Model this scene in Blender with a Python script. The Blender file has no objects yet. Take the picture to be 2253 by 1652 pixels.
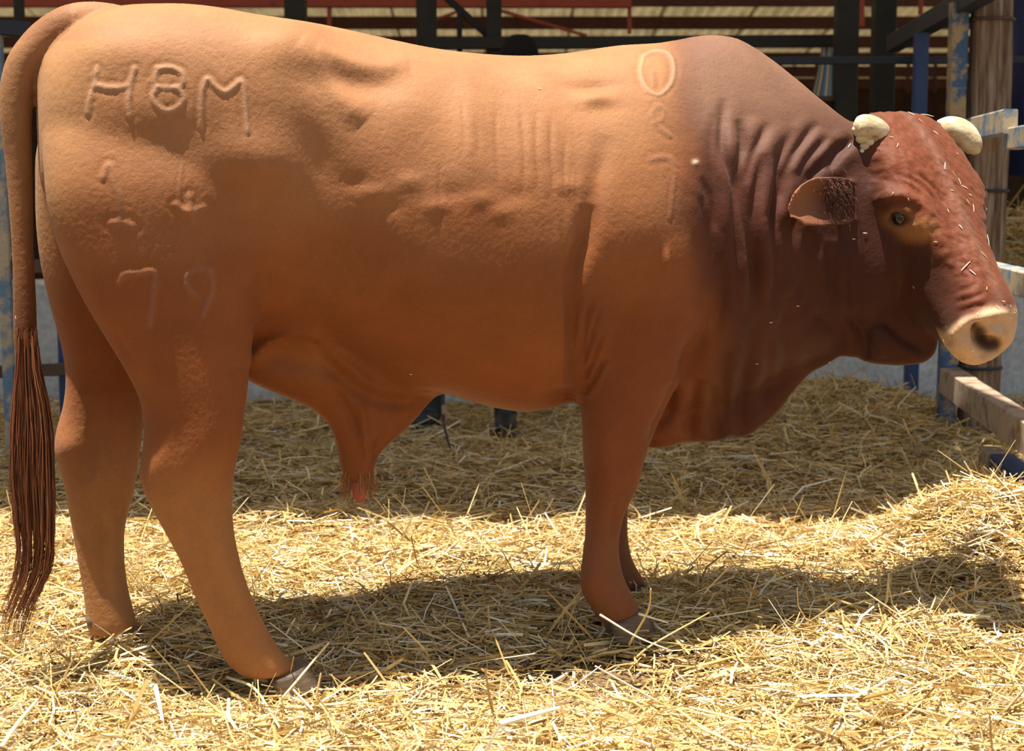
import bpy, bmesh, math, random
import numpy as np
from mathutils import Vector, Matrix, noise as mnoise

random.seed(7)
RNG = np.random.default_rng(11)
scene = bpy.context.scene
COL = scene.collection

# ------------------------------------------------------------------ camera
W, H = 2253.0, 1652.0
FPX = 3520.0
CAM = np.array([0.0, -4.0, 1.13])
PITCH = math.radians(6.9)
cam_data = bpy.data.cameras.new('camera')
cam = bpy.data.objects.new('camera', cam_data)
COL.objects.link(cam)
cam.location = CAM
cam.rotation_euler = (math.pi / 2 - PITCH, 0, 0)
cam_data.sensor_width = 36.0
cam_data.lens = 36.0 * FPX / W
cam_data.clip_start = 0.05
cam_data.clip_end = 200
cam_data.dof.use_dof = True
cam_data.dof.focus_distance = 4.0
cam_data.dof.aperture_fstop = 4.5
scene.camera = cam

# ------------------------------------------------------------------ sky, sun, exposure
world = bpy.data.worlds.new('sky')
scene.world = world
world.use_nodes = True
wn = world.node_tree
wn.nodes.clear()
wo = wn.nodes.new('ShaderNodeOutputWorld')
wb = wn.nodes.new('ShaderNodeBackground')
ws = wn.nodes.new('ShaderNodeTexSky')
ws.sky_type = 'NISHITA'
ws.sun_disc = False
ws.sun_elevation = math.radians(76)
ws.sun_rotation = math.radians(110)
ws.altitude = 1200
ws.dust_density = 2.5
wb.inputs['Strength'].default_value = 0.145
wt = wn.nodes.new('ShaderNodeMix')          # hazy, warm white balance over the whole sky
wt.data_type = 'RGBA'; wt.blend_type = 'MULTIPLY'
wt.inputs[0].default_value = 1.0
wt.inputs[7].default_value = (1.0, 0.87, 0.67, 1)
wn.links.new(ws.outputs[0], wt.inputs[6])
wn.links.new(wt.outputs[2], wb.inputs['Color'])
wn.links.new(wb.outputs[0], wo.inputs['Surface'])

sun_data = bpy.data.lights.new('sun', 'SUN')
sun_data.energy = 7.6
sun_data.color = (1.0, 0.93, 0.80)
sun_data.angle = math.radians(0.6)
sun = bpy.data.objects.new('sun', sun_data)
COL.objects.link(sun)
SUN_FROM = Vector((-0.16, -0.10, 1.0)).normalized()
sun.rotation_euler = SUN_FROM.to_track_quat('Z', 'Y').to_euler()
sun.location = SUN_FROM * 20

scene.view_settings.view_transform = 'Standard'
scene.view_settings.look = 'None'
scene.view_settings.gamma = 1.0
scene.view_settings.use_curve_mapping = False
scene.view_settings.exposure = 0.55

# ------------------------------------------------------------------ photograph pixel <-> place
CP, SP = math.cos(PITCH), math.sin(PITCH)
def ray(px, py):
    x = (px - W / 2) / FPX
    y = (H / 2 - py) / FPX
    return np.array([x, CP + y * SP, -SP + y * CP])
def at_depth(px, py, d):
    """the point seen at a pixel, d metres in front of the camera (along world Y)"""
    r = ray(px, py)
    return CAM + r * (d / r[1])
def at_z(px, py, z):
    r = ray(px, py)
    return CAM + r * ((z - CAM[2]) / r[2])
def project(P):
    V = np.asarray(P) - CAM
    zc = V[..., 1] * CP - V[..., 2] * SP
    yc = V[..., 1] * SP + V[..., 2] * CP
    return W / 2 + FPX * V[..., 0] / zc, H / 2 - FPX * yc / zc

# ------------------------------------------------------------------ helpers: objects, tags, materials
def link(o):
    COL.objects.link(o)
    return o
def mesh_obj(name, verts, faces, mat=None, parent=None, smooth=False):
    me = bpy.data.meshes.new(name)
    me.from_pydata([tuple(map(float, v)) for v in verts], [], [tuple(f) for f in faces])
    me.validate(clean_customdata=False)
    me.update()
    if smooth:
        me.polygons.foreach_set('use_smooth', np.ones(len(me.polygons), bool))
    if mat:
        me.materials.append(mat)
    o = link(bpy.data.objects.new(name, me))
    if parent:
        o.parent = parent
    return o
def empty(name, loc=(0, 0, 0)):
    o = link(bpy.data.objects.new(name, None))
    o.location = loc
    o.empty_display_size = 0.1
    return o
def tag(o, label, cat, group=None, kind=None):
    o['label'] = label
    if cat:
        o['category'] = cat
    if group:
        o['group'] = group
    if kind:
        o['kind'] = kind
    return o
def keep_world(o, parent):
    """parent without moving: roots are unrotated, so subtract the location"""
    o.parent = parent
    o.matrix_parent_inverse = Matrix.Translation(-parent.location)
    return o

class NT:
    def __init__(self, name):
        self.m = bpy.data.materials.new(name)
        self.m.use_nodes = True
        self.t = self.m.node_tree
        self.t.nodes.clear()
        self.out = self.n('ShaderNodeOutputMaterial')
        self.b = self.n('ShaderNodeBsdfPrincipled')
        self.l(self.b.outputs[0], self.out.inputs['Surface'])
        self.co = self.n('ShaderNodeTexCoord').outputs['Object']
    def n(self, t, **kw):
        nd = self.t.nodes.new(t)
        for k, v in kw.items():
            setattr(nd, k, v)
        return nd
    def l(self, a, b):
        self.t.links.new(a, b)
    def noise(self, scale, detail=4, rough=0.55, vec=None, stretch=None):
        nd = self.n('ShaderNodeTexNoise')
        nd.inputs['Scale'].default_value = scale
        nd.inputs['Detail'].default_value = detail
        nd.inputs['Roughness'].default_value = rough
        v = vec or self.co
        if stretch:
            mp = self.n('ShaderNodeMapping')
            mp.inputs['Scale'].default_value = stretch
            self.l(v, mp.inputs[0])
            v = mp.outputs[0]
        self.l(v, nd.inputs['Vector'])
        return nd.outputs['Fac']
    def ramp(self, fac, stops, interp='LINEAR'):
        r = self.n('ShaderNodeValToRGB')
        r.color_ramp.interpolation = interp
        el = r.color_ramp.elements
        while len(el) < len(stops):
            el.new(0.5)
        for e, (p, c) in zip(el, stops):
            e.position = p
            e.color = (*c, 1) if len(c) == 3 else c
        self.l(fac, r.inputs[0])
        return r.outputs[0]
    def mix(self, fac, a, b, mode='MIX'):
        m = self.n('ShaderNodeMix', data_type='RGBA', blend_type=mode)
        for sock, v in ((m.inputs[0], fac), (m.inputs[6], a), (m.inputs[7], b)):
            if hasattr(v, 'is_linked'):
                self.l(v, sock)
            elif isinstance(v, (int, float)):
                sock.default_value = v
            else:
                sock.default_value = (*v, 1)
        return m.outputs[2]
    def attr(self, name):
        a = self.n('ShaderNodeAttribute')
        a.attribute_name = name
        return a
    def bump(self, fac, strength, dist, prev=None):
        b = self.n('ShaderNodeBump')
        b.inputs['Strength'].default_value = strength
        b.inputs['Distance'].default_value = dist
        self.l(fac, b.inputs['Height'])
        if prev:
            self.l(prev, b.inputs['Normal'])
        return b.outputs[0]
    def done(self, color=None, rough=0.6, normal=None, spec=0.3, metal=0.0):
        b = self.b
        if color is not None:
            if hasattr(color, 'is_linked'):
                self.l(color, b.inputs['Base Color'])
            else:
                b.inputs['Base Color'].default_value = (*color, 1)
        if hasattr(rough, 'is_linked'):
            self.l(rough, b.inputs['Roughness'])
        else:
            b.inputs['Roughness'].default_value = rough
        if normal is not None:
            self.l(normal, b.inputs['Normal'])
        b.inputs['Specular IOR Level'].default_value = spec
        b.inputs['Metallic'].default_value = metal
        return self.m

def catmull(pts, n):
    P = np.asarray(pts, float)
    if len(P) < 3:
        t = np.linspace(0, 1, n)[:, None]
        return P[0] * (1 - t) + P[-1] * t
    Q = np.vstack([2 * P[0] - P[1], P, 2 * P[-1] - P[-2]])
    seg = np.linspace(0, len(P) - 1 - 1e-9, n)
    i = seg.astype(int)
    t = (seg - i)[:, None]
    a, b, c, d = Q[i], Q[i + 1], Q[i + 2], Q[i + 3]
    return 0.5 * (2 * b + (c - a) * t + (2 * a - 5 * b + 4 * c - d) * t ** 2 + (3 * b - a - 3 * c + d) * t ** 3)
def rings_to_mesh(R, closed=True):
    """R: (n, m, 3) rings -> verts, faces with capped ends"""
    R = np.asarray(R)
    n, m, _ = R.shape
    V = [tuple(p) for r in R for p in r]
    F = []
    for i in range(n - 1):
        for j in range(m):
            k = (j + 1) % m
            F.append((i * m + j, i * m + k, (i + 1) * m + k, (i + 1) * m + j))
    if closed:
        V.append(tuple(R[0].mean(0)))
        V.append(tuple(R[-1].mean(0)))
        a, b = n * m, n * m + 1
        for j in range(m):
            k = (j + 1) % m
            F.append((a, k, j))
            F.append((b, (n - 1) * m + j, (n - 1) * m + k))
    return V, F
def tube(path, radii, m=10, flat=None):
    """rings around a path; flat scales the second axis"""
    P = np.asarray(path, float)
    T = np.gradient(P, axis=0)
    T /= np.linalg.norm(T, axis=1)[:, None] + 1e-12
    up = np.array([0.02, 0.3, 1.0])
    if abs(T[0] @ up) > 0.9 * np.linalg.norm(up):
        up = np.array([0.1, 1.0, 0.05])
    R = []
    for p, t, r in zip(P, T, radii):
        u = np.cross(t, up); u /= np.linalg.norm(u)
        v = np.cross(u, t)
        th = np.linspace(0, 2 * math.pi, m, endpoint=False)[:, None]
        R.append(p + r * (np.cos(th) * u + np.sin(th) * v * (flat or 1.0)))
    return np.array(R)

def _hash(ix, iy, k):
    h = (ix * 374761393 + iy * 668265263 + k * 1442695041) & 0xFFFFFFFF
    h = ((h ^ (h >> 13)) * 1274126177) & 0xFFFFFFFF
    return ((h ^ (h >> 16)) & 0xFFFF) / 65535.0
def vnoise(x, y, f, k=0):
    x = np.asarray(x) * f; y = np.asarray(y) * f
    ix = np.floor(x).astype(np.int64); iy = np.floor(y).astype(np.int64)
    u = x - ix; v = y - iy
    u = u * u * (3 - 2 * u); v = v * v * (3 - 2 * v)
    a, b = _hash(ix, iy, k), _hash(ix + 1, iy, k); c, d = _hash(ix, iy + 1, k), _hash(ix + 1, iy + 1, k)
    return (a * (1 - u) + b * u) * (1 - v) + (c * (1 - u) + d * u) * v

# ================================================================== the bull
YAW = math.radians(18)
B0 = np.array([-0.2, 0.0, 0.0])
BS = np.array([math.cos(YAW), math.sin(YAW), 0.0])      # forward along the spine
BT = np.array([math.sin(YAW), -math.cos(YAW), 0.0])     # towards the camera side
def on_plane(px, py, t):
    """point seen at a pixel on the upright plane t metres off the bull's spine"""
    r = ray(px, py)
    k = (t - (CAM - B0) @ BT) / (r @ BT)
    return CAM + r * k
def bst(P):
    V = np.asarray(P) - B0
    return V @ BS, V @ BT, V[..., 2]
def world_st(s, t, z):
    return B0 + s * BS + t * BT + np.array([0, 0, z])

def tc_of(px):
    return float(np.interp(px, [0, 1450, 1600, 1700, 1800, 1900, 2000, 2100], [0, 0, .02, .05, .10, .17, .23, .28]))

# --- torso and neck: columns (px, top, bottom, half width, height of the widest point 0..1, upper squareness, lower squareness)
TORSO = [
 (84, 170, 400, .10, .5, 2.2, 2.2), (110, 112, 470, .165, .55, 2.3, 2.2), (170, 58, 560, .215, .58, 2.4, 2.2),
 (250, 18, 640, .25, .60, 2.5, 2.2), (350, 11, 700, .27, .62, 2.6, 2.2), (450, 15, 730, .285, .64, 2.6, 2.2),
 (560, 34, 735, .29, .64, 2.5, 2.2), (650, 47, 738, .285, .60, 2.3, 2.2), (750, 62, 782, .295, .54, 2.0, 2.2),
 (850, 84, 842, .315, .50, 1.95, 2.25), (950, 105, 856, .33, .49, 1.95, 2.4), (1050, 117, 888, .338, .49, 1.95, 2.35),
 (1150, 122, 904, .335, .50, 1.95, 2.3), (1250, 115, 884, .325, .50, 1.9, 2.2), (1350, 99, 890, .312, .50, 1.85, 2.1),
 (1450, 92, 905, .30, .50, 1.75, 2.0), (1550, 73, 890, .275, .48, 1.6, 2.0), (1620, 84, 870, .25, .47, 1.6, 2.0),
 (1700, 137, 830, .205, .48, 1.7, 2.0), (1780, 203, 790, .165, .50, 1.8, 2.0), (1850, 258, 750, .135, .52, 1.9, 2.0),
 (1910, 290, 710, .115, .52, 2.0, 2.0), (1950, 330, 680, .09, .52, 2.0, 2.0)]
def sup_ring(ct, s, ztop, zbot, hw, fm, nu, nl, m=40):
    zm = zbot + (ztop - zbot) * fm
    th = np.linspace(0, 2 * math.pi, m, endpoint=False)
    c, sn = np.cos(th), np.sin(th)
    n = np.where(sn >= 0, nu, nl)
    t = np.sign(c) * np.abs(c) ** (2 / n) * hw
    z = zm + np.sign(sn) * np.abs(sn) ** (2 / n) * np.where(sn >= 0, ztop - zm, zm - zbot)
    return np.array([world_st(s, ct + a, b) for a, b in zip(t, z)])
def column_loft(cols, sub=3):
    A = []
    for c in cols:
        tc = tc_of(c[0])
        p = on_plane(c[0], c[1], tc); q = on_plane(c[0], c[2], tc)
        s1, _, z1 = bst(p); s2, _, z2 = bst(q)
        A.append([tc, 0.5 * (s1 + s2), z1, z2] + list(c[3:]))
    A = catmull(A, (len(A) - 1) * sub + 1)
    return np.array([sup_ring(*a) for a in A])

# --- legs: horizontal cuts (py, left px, right px, offset from the spine, half width across)
NEAR_HIND = [
 (140, 220, 500, .08, .09), (260, 105, 580, .11, .125), (400, 95, 625, .15, .134), (520, 118, 615, .158, .124),
 (620, 162, 588, .164, .114), (700, 206, 566, .169, .106), (780, 256, 553, .174, .099), (850, 295, 547, .18, .091),
 (900, 312, 541, .186, .086), (950, 316, 535, .19, .084), (1000, 308, 527, .19, .078), (1040, 303, 518, .19, .072),
 (1080, 315, 515, .19, .066), (1130, 340, 513, .19, .058), (1180, 368, 518, .19, .053), (1230, 394, 529, .19, .05),
 (1280, 415, 543, .19, .049), (1330, 436, 562, .19, .05), (1380, 460, 586, .19, .052), (1430, 482, 615, .19, .056),
 (1460, 503, 642, .19, .056), (1485, 532, 668, .19, .052)]
FAR_HIND = [
 (200, 160, 400, -.13, .11), (300, 85, 420, -.145, .14), (420, 76, 420, -.165, .155), (520, 80, 400, -.175, .15),
 (600, 92, 380, -.18, .14), (680, 112, 352, -.185, .13), (740, 129, 332, -.185, .115), (800, 141, 318, -.185, .10),
 (850, 143, 313, -.185, .09), (900, 135, 315, -.185, .082), (940, 122, 316, -.185, .078), (985, 118, 312, -.185, .074),
 (1030, 129, 305, -.185, .07), (1080, 142, 298, -.185, .062), (1130, 151, 284, -.185, .056), (1180, 160, 275, -.185, .051),
 (1230, 169, 275, -.185, .05), (1280, 178, 281, -.185, .05), (1330, 185, 291, -.185, .053), (1370, 188, 303, -.185, .055),
 (1400, 198, 302, -.185, .052)]
NEAR_FORE = [
 (430, 1330, 1540, .19, .10), (540, 1290, 1570, .20, .115), (640, 1276, 1565, .198, .115), (730, 1276, 1540, .19, .112),
 (800, 1278, 1512, .18, .105), (860, 1277, 1482, .172, .096), (920, 1279, 1452, .166, .086), (980, 1281, 1428, .162, .078),
 (1030, 1284, 1414, .16, .07), (1070, 1286, 1404, .16, .066), (1110, 1287, 1384, .16, .058), (1150, 1286, 1369, .16, .049),
 (1200, 1283, 1363, .16, .045), (1240, 1277, 1366, .16, .046), (1280, 1273, 1377, .16, .05), (1310, 1282, 1394, .16, .051),
 (1340, 1302, 1408, .16, .05), (1368, 1312, 1416, .16, .048)]
FAR_FORE = [
 (640, 1290, 1540, -.19, .11), (760, 1290, 1520, -.18, .105), (860, 1290, 1480, -.17, .095), (940, 1292, 1440, -.155, .082),
 (1000, 1296, 1415, -.15, .072), (1050, 1298, 1398, -.15, .066), (1100, 1300, 1385, -.15, .056), (1150, 1303, 1382, -.15, .048),
 (1190, 1303, 1384, -.15, .046), (1225, 1302, 1390, -.15, .047), (1255, 1306, 1405, -.15, .05), (1280, 1318, 1420, -.15, .05),
 (1300, 1330, 1424, -.15, .046)]
def leg_loft(cuts, sub=3, m=28):
    A = []
    for py, xl, xr, tc, ht in cuts:
        a = on_plane(xl, py, tc); b = on_plane(xr, py, tc)
        c = 0.5 * (a + b)
        s, t, z = bst(c)
        v = c - CAM; v[2] = 0; v /= np.linalg.norm(v)
        ca = abs(v @ BT); sa = abs(v @ BS)
        w = 0.5 * np.linalg.norm(b - a) * ca
        hw = math.sqrt(max(w * w - (ht * sa) ** 2, (0.6 * w) ** 2)) / ca
        A.append([s, tc, z, hw, ht])
    A = catmull(A, (len(A) - 1) * sub + 1)
    th = np.linspace(0, 2 * math.pi, m, endpoint=False)
    R = []
    for s, t, z, hw, ht in A:
        R.append([world_st(s + hw * math.copysign(abs(math.cos(x)) ** .9, math.cos(x)),
                           t + ht * math.copysign(abs(math.sin(x)) ** .9, math.sin(x)), z) for x in th])
    return np.array(R)

# --- thin folds hanging on the midline: dewlap and sheath
DEWLAP = [
 (1290, 800, 880, .07, .5, 2, 2), (1360, 820, 930, .075, .5, 2, 2), (1420, 820, 984, .062, .45, 2, 2.4), (1470, 810, 984, .056, .4, 2, 2.4),
 (1510, 800, 972, .052, .4, 2, 2.4), (1550, 790, 976, .05, .4, 2, 2.4), (1595, 780, 967, .048, .4, 2, 2.4), (1645, 770, 962, .045, .4, 2, 2.4),
 (1680, 750, 938, .042, .4, 2, 2.4), (1715, 730, 905, .042, .4, 2, 2.4), (1745, 710, 862, .04, .4, 2, 2.4), (1780, 690, 824, .04, .4, 2, 2.4),
 (1825, 670, 803, .042, .4, 2, 2.4), (1850, 650, 779, .045, .4, 2, 2.4), (1885, 640, 788, .05, .4, 2, 2.4), (1915, 640, 803, .05, .4, 2, 2.4),
 (1960, 650, 807, .045, .4, 2, 2.4), (2010, 660, 807, .04, .4, 2, 2.4), (2045, 680, 797, .03, .4, 2, 2.2), (2062, 700, 780, .02, .5, 2, 2)]
SHEATH = [  # horizontal cuts along the fold
 (640, 560, 940, 0, .12), (700, 530, 950, 0, .11),  (770, 512, 960, 0, .09), (812, 520, 985, 0, .08), (840, 562, 978, 0, .075), (870, 630, 968, 0, .062), (895, 682, 945, 0, .055),
 (925, 716, 918, 0, .05), (955, 731, 890, 0, .047), (985, 739, 852, 0, .044), (1010, 744, 830, 0, .042), (1040, 748, 826, 0, .038),
 (1062, 757, 818, 0, .03)]

# --- head: its own frame, turned towards the camera and lowered
H_YAW = math.radians(-60)
H_PIT = math.radians(54)
hf = np.array([math.cos(H_YAW), math.sin(H_YAW), 0])
HL = np.array([math.sin(H_YAW), -math.cos(H_YAW), 0])            # towards the near eye
HA = hf * math.cos(H_PIT) + np.array([0, 0, -math.sin(H_PIT)])   # poll -> muzzle
HN = hf * math.sin(H_PIT) + np.array([0, 0, math.cos(H_PIT)])    # out of the forehead
H0 = at_depth(2008, 258, 4.20)
def hp(a, u, v):
    return H0 + a * HA + u * HL + v * HN
HEAD = [  # a, v top, v bottom, half widths top/mid/bottom
 (-.06, -.05, -.20, .085, .09, .06), (-.03, -.014, -.25, .12, .115, .08), (0.02, 0.0, -.28, .142, .135, .09),
 (.08, .008, -.30, .150, .126, .085), (.15, .010, -.32, .166, .124, .08), (.21, .008, -.335, .172, .128, .08),
 (.28, .004, -.34, .142, .115, .07), (.35, 0, -.315, .100, .097, .058), (.43, 0, -.27, .078, .086, .05),
 (.49, .002, -.225, .072, .088, .05), (.54, -.002, -.195, .078, .098, .055), (.58, -.014, -.175, .076, .098, .055),
 (.607, -.038, -.155, .062, .084, .045), (.622, -.065, -.13, .035, .05, .03)]
def head_loft():
    A = catmull(HEAD, (len(HEAD) - 1) * 3 + 1)
    R = []
    for a, vt, vb, wt, wm, wb_ in A:
        dv = vt - vb
        half = [(0, vt), (wt * .6, vt - .008), (wt * .95, vt - dv * .09), (wt * 1.0, vt - dv * .20), (wm, vt - dv * .48),
                (wm * .55 + wb_ * .45, vt - dv * .75), (wb_ * .95, vt - dv * .92), (wb_ * .5, vb), (0, vb)]
        full = half + [(-x, y) for x, y in half[-2:0:-1]]
        full = np.array(full + [full[0]])
        C = catmull(full, 41)[:-1]
        sh = np.interp(a, [.40, .60], [0, .42])
        R.append([hp(a - sh * (v - vt), u, v) for u, v in C])
    return np.array(R)

EAR = [  # along the ear from root to tip: upper edge px, lower edge px
 ((1915, 420), (1915, 455)), ((1878, 396), (1884, 486)), ((1840, 386), (1852, 498)), ((1806, 386), (1822, 499)), ((1778, 394), (1795, 500)),
 ((1756, 412), (1771, 498)), ((1740, 434), (1753, 484)), ((1731, 458), (1738, 481))]
def ear_mesh(mirror=False):
    n, m = 22, 11
    up = catmull([e[0] for e in EAR], n); lo = catmull([e[1] for e in EAR], n)
    front, back = [], []
    for i in range(n):
        f = i / (n - 1)
        for j in range(m):
            g = j / (m - 1)
            p = up[i] * (1 - g) + lo[i] * g
            cup = math.sin(math.pi * g) ** .8 * .035 * math.sin(math.pi * min(1, .15 + f * .85)) ** .6
            d0 = np.interp(f, [0, .18, .45, 1], [4.17, 4.04, 3.97, 3.93]) + cup
            th = .019 * (1 - .4 * f) * (0.85 + .15 * math.sin(math.pi * g))
            a = at_depth(p[0], p[1], d0); b = a + np.array([.10, .98, .02]) * (th + .004)
            if f < .15:
                b = b + np.array([.0, .05, 0]) * (1 - f / .15)
            front.append(a); back.append(b)
    V = np.array(front + back)
    if mirror:
        rel = V - H0
        V = V - 2 * np.outer(rel @ HL, HL) - .20 * HN + .11 * HL
    N = n * m
    F = []
    for i in range(n - 1):
        for j in range(m - 1):
            a = i * m + j
            q = (a, a + 1, a + m + 1, a + m)
            F.append(q); F.append(tuple(x + N for x in q[::-1]))
    rim = [j for j in range(m)] + [i * m + m - 1 for i in range(1, n)] + [(n - 1) * m + j for j in range(m - 2, -1, -1)] + [i * m for i in range(n - 2, 0, -1)]
    for a, b in zip(rim, rim[1:] + rim[:1]):
        F.append((b, a, a + N, b + N))
    return V, F

TAIL = [(290, 60, 40), (225, 46, 40), (160, 52, 42), (108, 82, 42), (66, 122, 38), (46, 160, 37), (37, 210, 36), (36, 270, 33), (41, 350, 29),
        (46, 450, 25.5), (50, 550, 23), (54, 650, 24), (56, 740, 25), (60, 800, 24), (66, 860, 21), (70, 920, 15)]
def tail_loft():
    P = [on_plane(x, y, -.01 if i > 2 else 0) for i, (x, y, r) in enumerate(TAIL)]
    r = [TAIL[i][2] * 1.0 / FPX * 3.75 for i in range(len(TAIL))]
    P = catmull(P, 61); r = catmull(np.array(r)[:, None], 61)[:, 0]
    return tube(P, r, 20)

def remesh(parts, voxel, smooth_it, factor=0.5):
    V, F = [], []
    for v, f in parts:
        o = len(V)
        V += [tuple(map(float, p)) for p in v]
        F += [tuple(i + o for i in q) for q in f]
    me = bpy.data.meshes.new('tmp')
    me.from_pydata(V, [], F)
    bm = bmesh.new(); bm.from_mesh(me)
    bmesh.ops.recalc_face_normals(bm, faces=bm.faces)
    bm.to_mesh(me); bm.free()
    ob = link(bpy.data.objects.new('tmp', me))
    r = ob.modifiers.new('r', 'REMESH'); r.mode = 'VOXEL'; r.voxel_size = voxel; r.adaptivity = 0
    if smooth_it:
        s = ob.modifiers.new('s', 'SMOOTH'); s.iterations = smooth_it; s.factor = factor
    dg = bpy.context.evaluated_depsgraph_get()
    ev = ob.evaluated_get(dg)
    out = bpy.data.meshes.new_from_object(ev)
    bpy.data.objects.remove(ob); bpy.data.meshes.remove(me)
    return out
def mesh_arrays(me):
    V = np.empty(len(me.vertices) * 3); me.vertices.foreach_get('co', V)
    F = np.empty(len(me.loops), np.int32); me.loops.foreach_get('vertex_index', F)
    return V.reshape(-1, 3), F.reshape(-1, 4)

stage = remesh([rings_to_mesh(column_loft(TORSO)), rings_to_mesh(leg_loft(NEAR_HIND)), rings_to_mesh(leg_loft(FAR_HIND)),
                rings_to_mesh(leg_loft(NEAR_FORE)), rings_to_mesh(leg_loft(FAR_FORE)), rings_to_mesh(column_loft(DEWLAP)),
                rings_to_mesh(leg_loft(SHEATH)), rings_to_mesh(head_loft())], 0.012, 16)
sv, sf = mesh_arrays(stage)
VOX = 0.0048
body_me = remesh([(sv, sf.tolist()), rings_to_mesh(tail_loft()), ear_mesh(), ear_mesh(True)], VOX, 6)
bpy.data.meshes.remove(stage)
BV, BF = mesh_arrays(body_me)
print('body quads', len(BF))

# ------------------------------------------------------------------ modelling the hide: muscles, folds, scars
def normals(V, F):
    n = np.cross(V[F[:, 2]] - V[F[:, 0]], V[F[:, 3]] - V[F[:, 1]])
    N = np.zeros_like(V)
    for k in range(4):
        for a in range(3):
            N[:, a] += np.bincount(F[:, k], n[:, a], len(V))
    return N / (np.linalg.norm(N, axis=1)[:, None] + 1e-12)
def polydist(P, Q):
    best = np.full(len(P), 1e9)
    along = np.zeros(len(P)); side = np.zeros(len(P))
    n = len(Q) - 1
    for i in range(n):
        a, b = Q[i], Q[i + 1]
        d = b - a; L2 = d @ d + 1e-9
        w = P - a
        k = np.clip((w @ d) / L2, 0, 1)
        e = w - k[:, None] * d
        q = np.hypot(e[:, 0], e[:, 1])
        m = q < best
        best[m] = q[m]; along[m] = (i + k[m]) / n
        side[m] = (d[0] * w[m, 1] - d[1] * w[m, 0]) / math.sqrt(L2)
    return best, along, side
class Sculpt:
    def __init__(self, V, F):
        self.V, self.F = V, F
        self.refresh()
    def refresh(self):
        V = self.V
        self.N = normals(V, self.F)
        self.px, self.py = project(V)
        self.P = np.stack([self.px, self.py], 1)
        view = V - CAM
        view /= np.linalg.norm(view, axis=1)[:, None]
        self.face = np.clip((-(view * self.N).sum(1) + .02) / .3, 0, 1)
        self.s, self.t, self.z = bst(V)
        self.d = np.zeros(len(V))
    def apply(self):
        self.V += self.N * self.d[:, None]
        self.refresh()
    def near(self, x0, x1, y0, y1, tmin):
        return np.where((self.px > x0) & (self.px < x1) & (self.py > y0) & (self.py < y1) & (self.t > tmin) & (self.face > 0))[0]
    def blob(self, x, y, rx, ry, amp, ang=0, tmin=0.0):
        r = 2.6 * max(rx, ry)
        i = self.near(x - r, x + r, y - r, y + r, tmin)
        c, s = math.cos(math.radians(ang)), math.sin(math.radians(ang))
        dx, dy = self.px[i] - x, self.py[i] - y
        u, v = (c * dx + s * dy) / rx, (-s * dx + c * dy) / ry
        self.d[i] += amp * np.exp(-(u * u + v * v)) * self.face[i]
    def mask(self, pts, w, tmin=0.0, taper=True, n=None):
        Q = catmull(pts, n or max(2, len(pts) * 4))
        r = 4 * w
        i = self.near(Q[:, 0].min() - r, Q[:, 0].max() + r, Q[:, 1].min() - r, Q[:, 1].max() + r, tmin)
        b, al, sd = polydist(self.P[i], Q)
        tp = np.clip(np.minimum(al, 1 - al) * 5, 0, 1) ** .7 if taper else 1.0
        return i, b, tp, sd
    def stroke(self, pts, w, amp, tmin=0.0, taper=True):
        i, b, tp, sd = self.mask(pts, w, tmin, taper)
        self.d[i] += amp * np.exp(-(b / w) ** 2) * tp * self.face[i]
    def fold(self, pts, w, depth, tmin=0.0, lip=0.6):
        """a skin crease: a narrow valley with a soft roll on both sides"""
        i, b, tp, sd = self.mask(pts, w * 2.2, tmin)
        self.d[i] += (-depth * np.exp(-(b / w) ** 2) + lip * depth * np.exp(-((b - 2.6 * w) / (1.5 * w)) ** 2)) * tp * self.face[i]

S = Sculpt(BV, BF)
# haunch, hip bone, loin hollow, ribs
S.blob(640, 95, 80, 50, .022)
S.stroke([(655, 100), (705, 150), (760, 225), (800, 270)], 26, .011)
S.stroke([(690, 118), (760, 140), (830, 152), (900, 145)], 20, .012)
S.blob(790, 185, 95, 30, -.013, 8)
S.blob(900, 230, 60, 80, .010)
S.blob(430, 300, 70, 50, -.003)
S.blob(330, 240, 100, 50, .005)
S.blob(570, 350, 95, 65, .020, 15)
S.blob(700, 350, 50, 95, -.015, -20)
S.blob(250, 110, 110, 50, .010)
S.blob(300, 560, 130, 120, .003)
S.blob(1030, 300, 30, 150, .006); S.blob(1100, 320, 30, 150, -.004)
S.blob(1190, 300, 50, 170, .006)
for x, y in ((820, 425), (905, 400), (960, 455), (1060, 440), (1100, 470), (1250, 410)):
    S.blob(x, y, 30, 18, .004, -10)
for x, y in ((860, 455), (1000, 425), (1140, 430), (780, 400)):
    S.blob(x, y, 30, 20, -.0035)
# shoulder, arm, elbow
S.blob(1395, 520, 105, 190, .030)
S.blob(1420, 250, 80, 100, .008)
S.blob(1312, 222, 38, 15, .012); S.blob(1300, 190, 55, 13, -.010)
S.stroke([(1330, 300), (1312, 400), (1296, 480), (1275, 560), (1262, 620)], 22, -.010)
S.stroke([(1296, 450), (1285, 520), (1266, 580), (1258, 640), (1264, 720), (1273, 800), (1277, 872)], 19, -.020)
S.blob(1240, 872, 38, 20, -.02)
S.blob(1520, 780, 22, 45, -.018, 15)
S.blob(1560, 560, 30, 160, -.014)
S.stroke([(1600, 620), (1550, 740), (1505, 830), (1455, 920), (1428, 980)], 15, -.014)
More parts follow.
